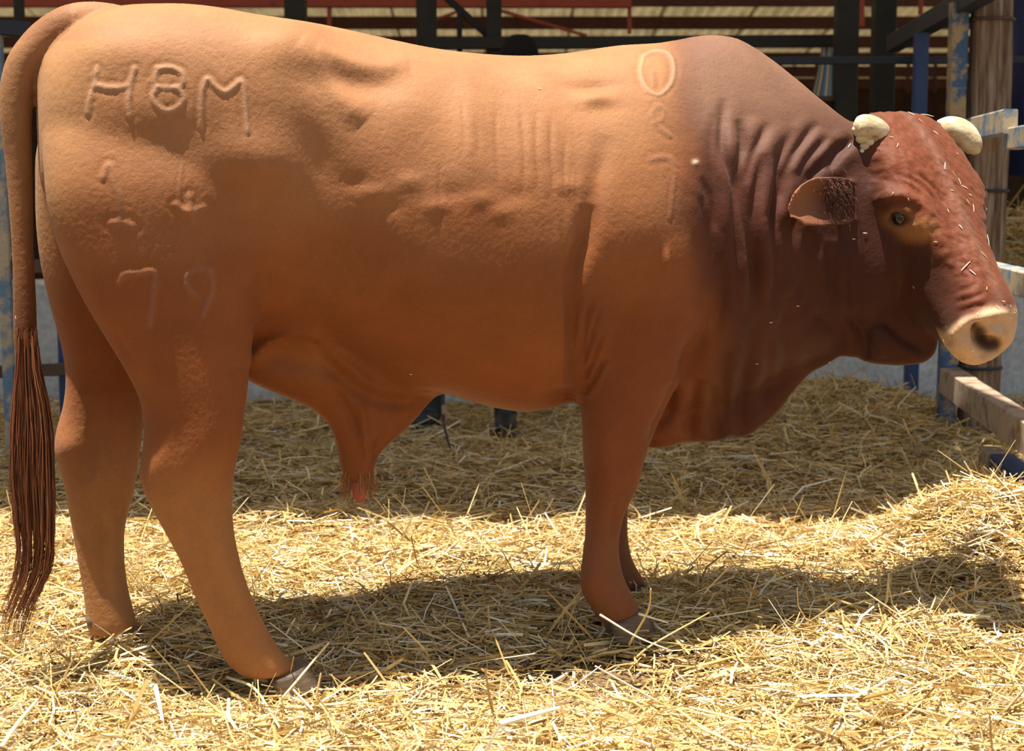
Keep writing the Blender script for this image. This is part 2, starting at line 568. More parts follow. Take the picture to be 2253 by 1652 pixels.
# flank fold and groin
S.stroke([(552, 812), (562, 782), (600, 748), (648, 724), (690, 730), (725, 755)], 15, .018)
S.blob(645, 790, 75, 28, -.02, 15)
S.stroke([(700, 742), (760, 798), (830, 846), (900, 854), (985, 858)], 15, .012, tmin=-.02)
S.stroke([(690, 775), (750, 830), (820, 878), (900, 888), (960, 880)], 16, -.014, tmin=-.05)
S.stroke([(790, 870), (800, 930), (805, 985), (812, 1030)], 10, .010, tmin=-.02)
S.stroke([(735, 850), (765, 905), (790, 960)], 10, -.010, tmin=-.02)
S.stroke([(850, 945), (830, 985), (822, 1020)], 9, -.010, tmin=-.02)
# hind leg: gaskin, hock, tendon
S.blob(430, 850, 60, 70, .003); S.blob(400, 960, 28, 60, -.005)
S.blob(345, 1020, 26, 40, .004); S.blob(450, 1010, 40, 50, .003)
S.stroke([(385, 1090), (430, 1180), (470, 1280), (505, 1370)], 14, -.007)
S.stroke([(440, 1100), (480, 1200), (515, 1300), (555, 1400)], 16, .005)
S.stroke([(250, 720), (290, 800), (318, 880)], 9, -.004)
for p in ([(205, 920), (205, 1000), (198, 1060)], [(230, 1120), (230, 1220), (235, 1320)]):
    S.stroke(p, 14, -.008, tmin=-.4)
S.blob(150, 985, 24, 34, .010, tmin=-.4)
S.stroke([(1330, 930), (1335, 1030), (1345, 1090)], 20, .006)
S.stroke([(1352, 1090), (1348, 1160), (1350, 1230)], 10, -.006)
S.blob(1300, 1270, 20, 22, .006)
# head: brow, orbit, cheek, muzzle
S.blob(1977, 482, 34, 24, -.012)
S.stroke([(1925, 452), (1950, 432), (1990, 430), (2030, 458), (2055, 505)], 16, .011)
S.blob(2030, 505, 22, 26, .006)
S.blob(1940, 385, 55, 30, -.012, 20)
S.blob(1990, 350, 60, 40, .008)
S.stroke([(2020, 260), (2062, 340), (2100, 430), (2130, 520), (2165, 610)], 13, .007)
S.stroke([(2060, 380), (2085, 470), (2105, 560), (2112, 640)], 20, -.008)
S.blob(1960, 620, 80, 90, .018)
S.stroke([(1900, 715), (1945, 712), (1990, 745), (2045, 778)], 13, -.012)
S.stroke([(1880, 560), (1872, 640), (1890, 700)], 18, -.010)
S.blob(2120, 760, 38, 34, .010)
S.stroke([(2100, 742), (2122, 712), (2160, 694), (2215, 690)], 10, .008)
S.apply()
# skin folds of neck, elbow, dewlap, throat
NECK_FOLDS = [
 ([(1595, 216), (1593, 278), (1593, 332), (1608, 405), (1617, 478), (1620, 569), (1618, 690)], 6, .010),
 ([(1626, 263), (1628, 314), (1630, 369), (1635, 423), (1642, 496), (1650, 605), (1648, 700)], 7, .014),
 ([(1690, 270), (1668, 320), (1650, 365), (1641, 410)], 6, .008),
 ([(1672, 340), (1659, 405), (1662, 478), (1668, 569), (1664, 690)], 7, .013),
 ([(1752, 283), (1718, 343), (1702, 400), (1697, 496), (1700, 600), (1694, 690)], 7, .014),
 ([(1800, 268), (1758, 325), (1737, 369), (1722, 415), (1716, 480)], 6, .012),
 ([(1818, 300), (1777, 350), (1750, 400)], 6, .010), ([(1850, 312), (1805, 360), (1768, 410)], 6, .010),
 ([(1884, 300), (1846, 340), (1815, 378)], 6, .009), ([(1768, 510), (1762, 590), (1748, 660)], 7, .009),
 ([(1800, 520), (1800, 600), (1790, 670)], 8, .009), ([(1840, 530), (1838, 620), (1830, 690)], 8, .008),
 ([(1739, 640), (1732, 720)], 6, .007), ([(1565, 250), (1560, 330), (1572, 420), (1578, 520)], 6, .005),
 ([(1545, 390), (1560, 450), (1572, 510)], 5, .004), ([(1535, 430), (1552, 520)], 5, .004),
 ([(1660, 690), (1647, 777), (1635, 840), (1625, 917), (1640, 952)], 9, .011), ([(1529, 830), (1520, 905), (1516, 968)], 9, .014),
 ([(1560, 840), (1566, 900), (1571, 962)], 9, .012), ([(1600, 760), (1592, 860), (1598, 940)], 8, .008),
 ([(1690, 720), (1684, 820), (1676, 900)], 8, .008), ([(1720, 700), (1722, 790), (1712, 860)], 8, .007),
 ([(1480, 840), (1470, 930)], 9, .006), ([(1720, 470), (1722, 560), (1716, 650)], 7, .010), ([(1745, 430), (1740, 520), (1735, 620)], 7, .009),
 ([(1785, 520), (1782, 600), (1770, 690)], 7, .007), ([(1820, 530), (1822, 620), (1812, 700)], 7, .007), ([(1590, 560), (1585, 660), (1570, 740)], 8, .007),
 ([(1859, 690), (1896, 722), (1906, 762), (1902, 792)], 9, .014), ([(1790, 690), (1830, 715), (1858, 760)], 10, .009)]
for p, w, d in NECK_FOLDS:
    q = [(x + 5 * math.sin(.9 * j + x), y) for j, (x, y) in enumerate(p)]
    S.fold(q, w * 1.6, d * 1.25, tmin=-.02, lip=.45)
for p in ([(1322, 670), (1298, 750), (1281, 815)], [(1328, 730), (1300, 800), (1282, 848)], [(1332, 785), (1305, 835), (1283, 868)]):
    S.fold(p, 5, .007)
S.fold([(1302, 655), (1288, 730), (1276, 800)], 6, .008)
for x, y0, y1, d in ((973, 356, 508, .004), (1020, 220, 345, .0025), (1051, 250, 345, .0025), (1098, 240, 400, .0035), (1152, 235, 425, .004),
                     (1186, 240, 435, .004), (1218, 255, 435, .0045), (1248, 300, 470, .004), (1262, 360, 520, .005), (1274, 370, 540, .005), (1240, 480, 660, .004)):
    S.fold([(x - 6, y0), (x - 2 + 4 * math.sin(x), (y0 + y1) / 2), (x + 2, y1)], 5, d * .5, lip=.3)
for p in ([(1990, 385), (2030, 412), (2060, 450), (2072, 500)], [(1985, 400), (2020, 425), (2045, 455)], [(2010, 380), (2050, 410), (2082, 460)]):
    S.fold(p, 4, .0035)
S.stroke([(1942, 480), (1958, 463), (1980, 458), (2000, 467), (2011, 481)], 6, .007)
S.stroke([(1942, 482), (1960, 497), (1985, 501), (2008, 488)], 6, .006)
S.fold([(1938, 450), (1975, 442), (2010, 452)], 4, .003)
# nostril and nose
S.stroke([(2153, 728), (2160, 748), (2174, 760), (2190, 758)], 16, -.044, taper=False)
S.stroke([(2166, 722), (2184, 730), (2202, 744), (2205, 764)], 9, .013)
S.stroke([(2195, 706), (2232, 716)], 9, -.007)
S.stroke([(2100, 745), (2122, 712), (2158, 702), (2190, 692), (2222, 690)], 10, .009)
S.stroke([(2138, 720), (2142, 750), (2155, 768)], 8, .004)
for p in ([(2105, 690), (2140, 675), (2175, 672)], [(2100, 665), (2140, 655), (2170, 640)], [(2110, 640), (2150, 622)]):
    S.fold(p, 4.5, .0026, lip=.4)
S.stroke([(2070, 782), (2110, 790), (2165, 784), (2215, 772)], 4, -.004)
S.apply()

# scars and brands: raised hairless ridges
BRANDS = {
 'pale': [
  ([(213, 152), (208, 185), (198, 215), (193, 250)], 5), ([(210, 188), (235, 193), (262, 193), (285, 187)], 6),
  ([(296, 150), (286, 188), (282, 228), (285, 256)], 5),
  ([(346, 151), (375, 149), (399, 160), (404, 180), (388, 192), (346, 190), (341, 170), (347, 151)], 5),
  ([(345, 193), (336, 212), (345, 233), (366, 245), (390, 237), (404, 220), (398, 202), (386, 193)], 5),
  ([(442, 278), (442, 240), (445, 200), (452, 178), (460, 174), (475, 191), (495, 203), (515, 190), (531, 178), (537, 202), (540, 240), (545, 290)], 5),
  ([(1415, 124), (1440, 113), (1470, 118), (1482, 145), (1478, 180), (1460, 203), (1443, 209), (1420, 190), (1409, 158), (1415, 124)], 4)],
 'dark': [
  ([(226, 392), (240, 364), (250, 400), (262, 440), (267, 488)], 6), ([(246, 492), (268, 490), (290, 498)], 7),
  ([(402, 358), (396, 410), (394, 452)], 3), ([(388, 452), (415, 468), (448, 456)], 7), ([(417, 432), (420, 466), (426, 490)], 6),
  ([(262, 622), (274, 604), (305, 601), (335, 597), (341, 616), (336, 660), (331, 712)], 7),
  ([(468, 612), (456, 591), (428, 591), (412, 608), (414, 634), (430, 648)], 7), ([(462, 592), (469, 620), (463, 655), (445, 694)], 6),
  # fainter scars on the shoulder
  ([(1436, 248), (1448, 234), (1462, 244), (1458, 262), (1442, 266), (1436, 248)], 5), ([(1442, 270), (1455, 286), (1474, 298)], 5),
  ([(1432, 352), (1455, 346), (1478, 352), (1482, 374)], 6), ([(1486, 376), (1480, 430), (1474, 480)], 4), ([(1437, 160), (1440, 186)], 5)]}
scar = np.zeros(len(S.V)); scar_d = np.zeros(len(S.V))
for kind, lst in BRANDS.items():
    for p, w in lst:
        i, b, tp, sd = S.mask(p, w, 0.0, taper=False)
        g = np.exp(-(b / w) ** 2) * (S.face[i] > .1)
        amp = .45 if (p[0][0] > 1425 and kind == 'dark') else (.5 if p[0] == (402, 358) else 1.0)
        S.d[i] = np.maximum(S.d[i], .0028 * amp * g)
        S.d[i] -= .0012 * amp * np.exp(-((b - 2.2 * w) / w) ** 2) * (S.face[i] > .1)
        tgt = scar if kind == 'pale' else scar_d
        tgt[i] = np.maximum(tgt[i], g)
S.blob(1530, 357, 8, 6, .005)
S.blob(1467, 572, 7, 22, .008); S.blob(415, 465, 12, 12, .006); S.blob(503, 832, 8, 8, .004)
S.d += .0008 * (RNG.random(len(S.V)) - .5)
_h = S.V - H0
_a, _u, _n = _h @ HA, _h @ HL, _h @ HN
_k = np.clip((_n + .10) / .06, 0, 1) * np.clip((.54 - _a) / .04, 0, 1) * (S.px > 1900) * (_a > -.08)
S.d += _k * (.0042 * (vnoise(_u + .25 * _a, _a * .45, 150, 31) - .5) + .0030 * (vnoise(_u - .3 * _a, _a * .6, 70, 33) - .5))   # curly forehead hair
S.apply()
def relax(mask, it):
    """Laplacian smoothing of a few vertices"""
    E = np.unique(np.sort(np.vstack([BF[:, [0, 1]], BF[:, [1, 2]], BF[:, [2, 3]], BF[:, [3, 0]]]), 1), axis=0)
    E = E[mask[E[:, 0]] | mask[E[:, 1]]]
    n = len(S.V)
    deg = np.bincount(E[:, 0], minlength=n) + np.bincount(E[:, 1], minlength=n)
    for _ in range(it):
        A = np.stack([np.bincount(E[:, 0], S.V[E[:, 1], a], n) + np.bincount(E[:, 1], S.V[E[:, 0], a], n) for a in range(3)], 1)
        S.V[mask] += .6 * (A[mask] / np.maximum(deg[mask], 1)[:, None] - S.V[mask])
    S.refresh()
EAR_MASK = (S.px > 1715) & (S.px < 1890) & (S.py > 375) & (S.py < 520) & (np.linalg.norm(S.V - CAM, axis=1) < 4.13)
relax(EAR_MASK, 10)
relax((S.px > 1500) & (S.px < 1900) & (S.py > 200) & (S.py < 980), 2)
BV = S.V
body_me.vertices.foreach_set('co', BV.ravel())
body_me.update()

# ------------------------------------------------------------------ coat colours (pigment and some painted-in light)
def ss(x, a, b):
    k = np.clip((x - a) / (b - a), 0, 1)
    return k * k * (3 - 2 * k)
def mixc(C, k, col):
    return C * (1 - k[:, None]) + np.array(col) * k[:, None]
def coat_colours():
    px, py, s, t, z = S.px, S.py, S.s, S.t, S.z
    n = np.sin(px * .021 + 1.3 * np.sin(py * .017)) * .5 + .5 * np.sin(py * .033 + px * .008)
    C = np.tile(np.array([.232, .063, .0125]), (len(px), 1))
    C = mixc(C, .35 * ss(n, .2, 1.2), (.205, .050, .0095))
    C = mixc(C, .55 * ss(z + .05 * n, .80, 1.40) * ss(1560 - px, 0, 120), (.47, .245, .115))   # sunlit tone painted in: upper body made paler with height
    edge = np.interp(py, [0, 90, 200, 330, 520, 650, 760, 860, 960], [1480, 1490, 1475, 1495, 1500, 1545, 1560, 1535, 1520])
    redn = ss(px + 18 * n, edge - 45, edge + 85)
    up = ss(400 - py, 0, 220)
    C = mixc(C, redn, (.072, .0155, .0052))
    C = mixc(C, redn * up * .75, (.24, .122, .075))                     # pale hump crest; upper neck painted lighter for its sunlit tone
    C = mixc(C, ss(px, 1700, 1860) * .75 * (1 - .6 * up), (.046, .0085, .0030))
    # lower legs paler and greyer, knees warm
    fore = (px > 1240) & (px < 1480) & (z < .75)
    C = mixc(C, np.where((px > 1240) & (py > 560) & (px < 1560), ss(py, 560, 760), 0) * .55 * (redn < .5), (.145, .033, .0085))
    C = mixc(C, np.where(fore, ss(py, 1020, 1240), 0) * .5, (.19, .075, .032))
    hind = (px < 720) & (z < .62)
    C = mixc(C, np.where(hind, ss(py, 930, 1160), 0) * .75, (.38, .165, .055))
    C = mixc(C, np.where(hind & (t < 0), .35, 0.0) * ss(py, 820, 1000), (.42, .21, .09))
    C = mixc(C, ss(-(px - 200) - .25 * (py - 500), 0, 130) * (px < 330) * (py > 90) * (py < 900) * .45, (.42, .22, .09))  # pale inner buttock
    # tail
    tl = (px < 95 + np.clip((120 - py) * 1.3, 0, 60)) & (np.abs(t + .01) < .075) & (s < -.78)
    C = mixc(C, tl * (.35 + .65 * ss(py, 420, 820)), (.115, .030, .009))
    # head
    hv = (BV - H0)
    ha, hu, hn = hv @ HA, hv @ HL, hv @ HN
    head = ss(px, 1890, 1930) * (ha > -.06)
    C = mixc(C, head * ss(hn, -.09, .01), (.150, .032, .0085))
    C = mixc(C, head * np.exp(-(hu / .018) ** 2) * ss(hn, -.05, .0) * .8, (.19, .075, .045))
    C = mixc(C, np.exp(-(((px - 2018) / 46) ** 2 + ((py - 505) / 30) ** 2) ** 2) * head * .9, (.33, .135, .045))
    C = mixc(C, np.exp(-(((px - 1978) / 38) ** 2 + ((py - 482) / 26) ** 2) ** 2) * head * .8, (.25, .10, .036))
    C = mixc(C, np.exp(-(((px - 1978) / 24) ** 2 + ((py - 481) / 14) ** 2) ** 2) * head, (.06, .025, .015))
    mth = .572 + np.interp(hn, [-.24, -.17, -.08, -.02, .02], [.2, -.03, .010, .0, .0])
    muz = ss(ha + .006 * np.sin(px * .09) - mth, -.016, .018) * head
    C = mixc(C, muz, (.58, .37, .225))
    C = mixc(C, muz * ss(np.sin(px * .13) * np.sin(py * .11), .2, 1) * .35, (.40, .21, .12))
    i, b, tp, sd = S.mask([(2155, 732), (2160, 748), (2174, 759), (2187, 757)], 9, 0.0, taper=False)
    k = np.zeros(len(px)); k[i] = np.exp(-(b / 16) ** 4)
    C = mixc(C, k * .95, (.035, .014, .011))
    # ear, its outer end tinted orange to paint in sunlight
    eu, el = sorted(e[0] for e in EAR), sorted(e[1] for e in EAR)
    inside = (py > np.interp(px, [e[0] for e in eu], [e[1] for e in eu]) - 4) & (py < np.interp(px, [e[0] for e in el], [e[1] for e in el]) + 4) & (px > 1727)
    dep = BV[:, 1] - CAM[1]
    C = mixc(C, EAR_MASK * inside * (dep < np.interp(px, [1730, 1790, 1850], [3.99, 4.04, 4.07])) * (.25 + .75 * ss(1815 - px, -20, 60)) * .85, (.28, .105, .045))
    # bounce light painted onto the groin skin; then scars
    C = mixc(C, .55 * np.exp(-(((px - 655) / 85) ** 2 + ((py - 795) / 45) ** 2) ** 2) * ss(.28 - t, 0, .12), (.30, .105, .024))
    C = mixc(C, scar * .5, (.50, .32, .21)); C = mixc(C, scar_d * .5, (.27, .125, .07))
    C = mixc(C, np.exp(-(((px - 1530) / 7) ** 2 + ((py - 357) / 5) ** 2)), (.75, .6, .42))
    return C
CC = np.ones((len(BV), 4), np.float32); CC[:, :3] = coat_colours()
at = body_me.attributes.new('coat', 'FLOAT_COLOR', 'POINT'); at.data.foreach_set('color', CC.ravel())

m = NT('bull hide')
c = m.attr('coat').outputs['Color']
f1 = m.noise(9, 5, .6); f2 = m.noise(420, 3, .6, stretch=(1, 1, .45)); f3 = m.noise(60, 4, .6)
c = m.mix(.30, c, m.ramp(f1, [(.3, (.55, .5, .48)), (.7, (1.25, 1.25, 1.25))]), 'MULTIPLY')
c = m.mix(.35, c, m.ramp(f2, [(.3, (.6, .6, .6)), (.7, (1.25, 1.25, 1.25))]), 'MULTIPLY')
nb = m.bump(f2, .35, .003); nb = m.bump(f3, .25, .006, nb)
MAT_HIDE = m.done(c, .60, nb, .22)
m.b.inputs['Sheen Weight'].default_value = .07
m.b.inputs['Sheen Roughness'].default_value = .6
m.b.inputs['Sheen Tint'].default_value = (1, .82, .66, 1)
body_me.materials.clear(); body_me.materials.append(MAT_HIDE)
body_me.polygons.foreach_set('use_smooth', np.ones(len(body_me.polygons), bool))
BULL = empty('bull', (0.0, 0.0, -0.03))
tag(BULL, 'large red-brown bull with branded rump and hump standing side-on in the straw', 'bull')
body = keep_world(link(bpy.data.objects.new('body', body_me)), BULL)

# ------------------------------------------------------------------ surface look-up: the hide under a photograph pixel
_dist = np.linalg.norm(BV - CAM, axis=1)
_px, _py = project(BV)
def hide_at(px, py, r=6):
    i = np.where((np.abs(_px - px) < r) & (np.abs(_py - py) < r))[0]
    if len(i) == 0:
        return hide_at(px, py, r * 2)
    j = i[_dist[i] < _dist[i].min() + .03]
    k = j[np.argmin(np.hypot(_px[j] - px, _py[j] - py))]
    return BV[k], S.N[k]

# eyes
m = NT('dark wet eye')
ln = m.n('ShaderNodeVectorMath', operation='LENGTH'); mp = m.n('ShaderNodeMapping')
mp.inputs['Scale'].default_value = (1, 1, 1)
m.l(m.co, mp.inputs[0]); m.l(mp.outputs[0], ln.inputs[0])
MAT_EYE = m.done(m.attr('tint').outputs['Color'], .10, None, .5)
def uv_ball(c, r, n=14, mm=20, sq=(1, 1, 1)):
    th = np.linspace(.05, math.pi - .05, n); ph = np.linspace(0, 2 * math.pi, mm, endpoint=False)
    R = np.array([[c + r * np.array([math.sin(a) * math.cos(b) * sq[0], math.sin(a) * math.sin(b) * sq[1], math.cos(a) * sq[2]]) for b in ph] for a in th])
    return rings_to_mesh(R)
ep, en = hide_at(1977, 481)
for side in (0, 1):
    c = ep - en * .0085
    if side:
        rel = c - H0
        c = c - 2 * (rel @ HL) * HL
    eo = mesh_obj('eye', *uv_ball(c, .0225, 22, 28), MAT_EYE, None, True)
    look = (en if not side else en - 2 * (en @ HL) * HL) + np.array([0, -.15, 0])
    look = look / np.linalg.norm(look)
    ev_ = np.empty(len(eo.data.vertices) * 3); eo.data.vertices.foreach_get('co', ev_); ev_ = ev_.reshape(-1, 3) - c
    an = np.degrees(np.arccos(np.clip((ev_ @ look) / np.linalg.norm(ev_, axis=1), -1, 1)))
    ec = np.ones((len(an), 4), np.float32)
    ec[:, :3] = np.where((an < 38)[:, None], (.005, .005, .007), np.where((an < 48)[:, None], (.09, .032, .010), (.03, .013, .009)))
    ea = eo.data.attributes.new('tint', 'FLOAT_COLOR', 'POINT'); ea.data.foreach_set('color', ec.ravel())
    keep_world(eo, BULL)

# horns: a sawn-off lumpy stub and the far one, blunt and drooping
m = NT('pale horn')
f = m.noise(18, 5, .6, stretch=(1, 1, 2))
c = m.ramp(f, [(.28, (.20, .12, .06)), (.40, (.50, .38, .22)), (.58, (.68, .57, .38)), (.8, (.74, .66, .50))])
MAT_HORN = m.done(c, .42, m.bump(m.noise(70, 4), .5, .004), .4)
def join_shapes(name, shapes, mat, parent=None, smooth=True):
    V, F = [], []
    for v, f in shapes:
        o = len(V); V += list(v); F += [tuple(i + o for i in q) for q in f]
    ob = mesh_obj(name, V, F, mat, None, smooth)
    if parent is not None:
        keep_world(ob, parent)
    return ob
def px_tube(pts, m=16, sub=5):
    P = catmull([at_depth(x, y, d) for x, y, d, r in pts], len(pts) * sub)
    r = np.maximum(catmull(np.array([[p[3]] for p in pts]), len(pts) * sub)[:, 0], .0008)
    return rings_to_mesh(tube(P, r, m))
hd = float(hide_at(1925, 285)[0][1] - CAM[1])
stub = [px_tube([(1940, 303, hd + .05, .034), (1920, 288, hd + .005, .037), (1899, 279, hd - .018, .033), (1885, 275, hd - .022, .024), (1878, 274, hd - .022, .006)])]
for x, y, r in ((1897, 305, .017), (1890, 292, .014), (1902, 322, .013), (1895, 333, .010), (1912, 312, .014), (1905, 340, .008), (1885, 285, .013)):
    stub.append(uv_ball(at_depth(x, y, hd - .022), r, 8, 12, (1, 1, .8)))
join_shapes('horn', stub, MAT_HORN, BULL)
join_shapes('horn', [px_tube([(2070, 290, 4.30, .032), (2092, 284, 4.29, .034), (2118, 293, 4.285, .034), (2136, 314, 4.28, .030), (2144, 333, 4.28, .020), (2145, 341, 4.28, .005)])], MAT_HORN, BULL)

# hooves: two claws each, and dewclaws
m = NT('hoof horn')
f = m.noise(25, 5, .6, stretch=(1, 1, 4))
MAT_HOOF = m.done(m.ramp(f, [(.3, (.085, .058, .040)), (.7, (.20, .145, .10))]), .55, m.bump(f, .4, .004), .3)
def claw(cx, z0, z1, q, side, hl=.056, hw=.028):
    n = np.array([-q[1], q[0], 0])
    R = []
    for f in (0, .15, .5, .85, 1.0, 1.0):
        k = .8 if len(R) == 5 else 1
        th = np.linspace(0, 2 * math.pi, 18, endpoint=False)
        L = (hl * (.82 + .30 * f)) * k; Wd = (hw * (.90 + .18 * f)) * k
        c0 = cx + q * (.010 + .030 * f) + n * side * (hw * (.95 + .12 * f))
        R.append([c0 + q * L * math.cos(a) + n * Wd * math.sin(a) * (1 - .38 * math.cos(a)) +
                  np.array([0, 0, z0 + (z1 - z0) * f + (1 - f) * (.016 * math.cos(a))]) for a in th])
    return rings_to_mesh(np.array(R))
def hoof(px, py, t, top, bottom, yaw=0):
    c = on_plane(px, py, t); c[2] = 0
    a = YAW + math.radians(yaw)
    q = np.array([math.cos(a), math.sin(a), 0])
    n = np.array([-q[1], q[0], 0])
    root = None
    for sd in (-1, 1):
        o = join_shapes('hoof', [claw(c, top, bottom, q, sd)], MAT_HOOF, BULL)
    for sd in (-1, 1):
        p = c - q * .050 + n * sd * .022 + np.array([0, 0, top + .035])
        join_shapes('dewclaw', [uv_ball(p, .017, 8, 12, (1, .8, 1.2))], MAT_HOOF, BULL)
hoof(1364, 1368, .16, .034, -.040)
hoof(1376, 1300, -.15, .016, -.030)
hoof(622, 1484, .19, -.018, -.085)
hoof(250, 1405, -.185, .005, -.055)

# tail switch: long hair
m = NT('tail hair')
c = m.attr('tint').outputs['Color']
MAT_HAIR = m.done(c, .45, None, .4)
def strands(name, paths, radius, tints, mat, parent, m_=3):
    """paths: (n, k, 3); radius (n, k); one mesh, many fine tapering strands"""
    paths = np.asarray(paths); n, k, _ = paths.shape
    T = np.gradient(paths, axis=1); T /= np.linalg.norm(T, axis=2)[..., None] + 1e-9
    ref = np.array([.31, .93, .2])
    U = np.cross(T, ref); U /= np.linalg.norm(U, axis=2)[..., None] + 1e-9
    Wv = np.cross(U, T)
    th = np.linspace(0, 2 * math.pi, m_, endpoint=False)
    V = paths[:, :, None, :] + radius[:, :, None, None] * (np.cos(th)[None, None, :, None] * U[:, :, None, :] + np.sin(th)[None, None, :, None] * Wv[:, :, None, :])
    V = V.reshape(-1, 3)
    base = (np.arange(n) * k * m_)[:, None, None]
    i = np.arange(k - 1)[None, :, None] * m_; j = np.arange(m_)[None, None, :]; j2 = (j + 1) % m_
    F = np.stack([base + i + j, base + i + j2, base + i + m_ + j2, base + i + m_ + j], -1).reshape(-1, 4)
    return quad_mesh(name, V, F, mat, np.repeat(tints, k * m_, 0), parent)
def quad_mesh(name, V, F, mat, tints=None, parent=None, smooth=True):
    me = bpy.data.meshes.new(name)
    me.vertices.add(len(V)); me.vertices.foreach_set('co', np.ascontiguousarray(V, np.float32).ravel())
    me.loops.add(F.size); me.loops.foreach_set('vertex_index', np.ascontiguousarray(F, np.int32).ravel())
    me.polygons.add(len(F))
    me.polygons.foreach_set('loop_start', np.arange(0, F.size, F.shape[1], dtype=np.int32))
    me.polygons.foreach_set('use_smooth', np.full(len(F), smooth))
    me.update(calc_edges=True)
    if tints is not None:
        a = me.attributes.new('tint', 'FLOAT_COLOR', 'POINT')
        q = np.ones((len(V), 4), np.float32); q[:, :3] = tints
        a.data.foreach_set('color', q.ravel())
    me.materials.append(mat)
    o = link(bpy.data.objects.new(name, me))
    if parent is not None:
        keep_world(o, parent)
    return o
nh = 1500; k = 9
paths = np.zeros((nh, k, 3)); rad = np.zeros((nh, k)); tin = np.zeros((nh, 3))
SW_Y = [720, 820, 880, 950, 1050, 1150, 1250, 1350]
SW_L = [38, 34, 27, 21, 20, 30, 40, 12]; SW_R = [80, 90, 108, 118, 120, 122, 118, 78]
for i in range(nh):
    u = RNG.random(); y0 = 720 + 170 * RNG.random(); y1 = RNG.choice([1080, 1180, 1290, 1350], p=[.25, .3, .3, .15]) + RNG.normal(0, 35)
    if u < .25 and RNG.random() < .4: y1 = min(y1, 1150)
    dz = RNG.normal(0, .02)
    LK = np.array([.02, .20, .33, .55, .66, .86, .98]); lock = LK[np.argmin(np.abs(LK - u))] + RNG.normal(0, .035)
    for j in range(k):
        f = j / (k - 1); y = y0 + (y1 - y0) * f
        uu = u + (lock - u) * .75 * ss(np.array(f), .45, 1.0)
        L, R_ = np.interp(y, SW_Y, SW_L), np.interp(y, SW_Y, SW_R)
        x = L + (R_ - L) * (.02 + .96 * uu) + 2.2 * math.sin(6 * f + i)
        if y > 1230: x -= (y - 1230) ** 1.25 * .035
        paths[i, j] = on_plane(x, y, .01 + dz * (.5 + f))
        rad[i, j] = .0015 * (1 - .75 * f)
    tin[i] = np.array([.15, .044, .016]) * (0.6 + .8 * RNG.random())
    if RNG.random() < .10: tin[i] = (.24, .095, .035)
strands('tail_switch', paths, rad, tin, MAT_HAIR, BULL)['label'] = 'long dark red hair of the tail switch'
# hair in the ear and at the sheath
nh = 260; paths = np.zeros((nh, 5, 3)); rad = np.zeros((nh, 5)); tin = np.zeros((nh, 3))
for i in range(nh):
    x0, y0 = 1842 + RNG.normal(0, 17), 430 + RNG.normal(0, 22)
    p0 = hide_at(x0, y0)[0]
    dx, dy = RNG.normal(4, 12), 18 + 38 * RNG.random() ** 2
    for j in range(5):
        f = j / 4
        paths[i, j] = p0 + np.array([dx * f / FPX * 4, -.022 * math.sin(2.2 * f), -dy * f * f / FPX * 4])
        rad[i, j] = .0007 * (1 - .8 * f)
    tin[i] = np.array([.09, .026, .014]) * (.5 + .9 * RNG.random())
strands('ear_hair', paths, rad, tin, MAT_HAIR, BULL)
nh = 150; paths = np.zeros((nh, 4, 3)); rad = np.zeros((nh, 4)); tin = np.zeros((nh, 3))
for i in range(nh):
    a = RNG.random() * 6.28
    y0 = 1020 + 40 * RNG.random()
    c0 = on_plane(787, y0, 0)
    rr = .034 * (1 - .3 * (y0 - 1020) / 40)
    off = math.cos(a) * BS * rr * 1.1 + math.sin(a) * BT * rr
    for j in range(4):
        f = j / 3
        paths[i, j] = c0 + off * (1 + .9 * f * RNG.random()) + np.array([0, 0, -.055 * f])
        rad[i, j] = .0011 * (1 - .7 * f)
    tin[i] = np.array([.36, .15, .05]) * (.6 + .7 * RNG.random())
strands('sheath_hair', paths, rad, tin, MAT_HAIR, BULL)
m = NT('pink skin')
MAT_PINK = m.done(m.ramp(m.noise(40), [(.3, (.42, .075, .06)), (.7, (.62, .15, .12))]), .35, None, .45)
pk = join_shapes('sheath_tip', [rings_to_mesh(tube([on_plane(x, y, 0) for x, y in ((786, 1040), (788, 1065), (790, 1085), (793, 1099), (795, 1106))], [.019, .0205, .0195, .015, .004], 16))], MAT_PINK, BULL)
pk['label'] = 'bare pink tip of the sheath'

# ================================================================== ground
MOUNDS = [(1.42, .78, .27, .26, .20), (1.62, 1.35, .22, .5, .10), (1.55, 2.9, .55, .55, .16), (1.25, 3.3, .5, .5, .10), (2.1, .6, .3, .5, .05),
          (1.58, -.02, .20, .18, .07), (-.14, .60, .22, .14, .055), (-.9, .45, .5, .25, .03), (-1.9, 1.6, .5, .7, .05), (.4, 2.2, .9, .5, .04), (-.78, -.14, .22, .12, .035)]
def soil(x, y):
    x = np.asarray(x, float); y = np.asarray(y, float)
    g = np.interp(y, [-.9, -.35, .1, .7], [-.085, -.085, -.035, -.02])
    g = g + .035 * (vnoise(x, y, 2.3, 3) - .5) + .022 * (vnoise(x, y, 6.1, 5) - .5) + .010 * (vnoise(x, y, 15, 6) - .5)
    for mx, my, rx, ry, hh in MOUNDS:
        g = g + hh * np.exp(-((x - mx) / rx) ** 2 - ((y - my) / ry) ** 2)
    return g
m = NT('trodden soil and chaff')
f1 = m.noise(7, 6, .65); f2 = m.noise(160, 4, .7, stretch=(1, .55, 1)); f3 = m.noise(45, 5, .65)
c = m.ramp(f1, [(.3, (.10, .062, .034)), (.6, (.19, .125, .07)), (.8, (.27, .185, .105))])
c = m.mix(.65, c, m.ramp(f2, [(.40, (.09, .055, .03)), (.55, (.24, .16, .08)), (.70, (.50, .37, .18))]))
MAT_SOIL = m.done(c, .9, m.bump(f3, .8, .02), .1)
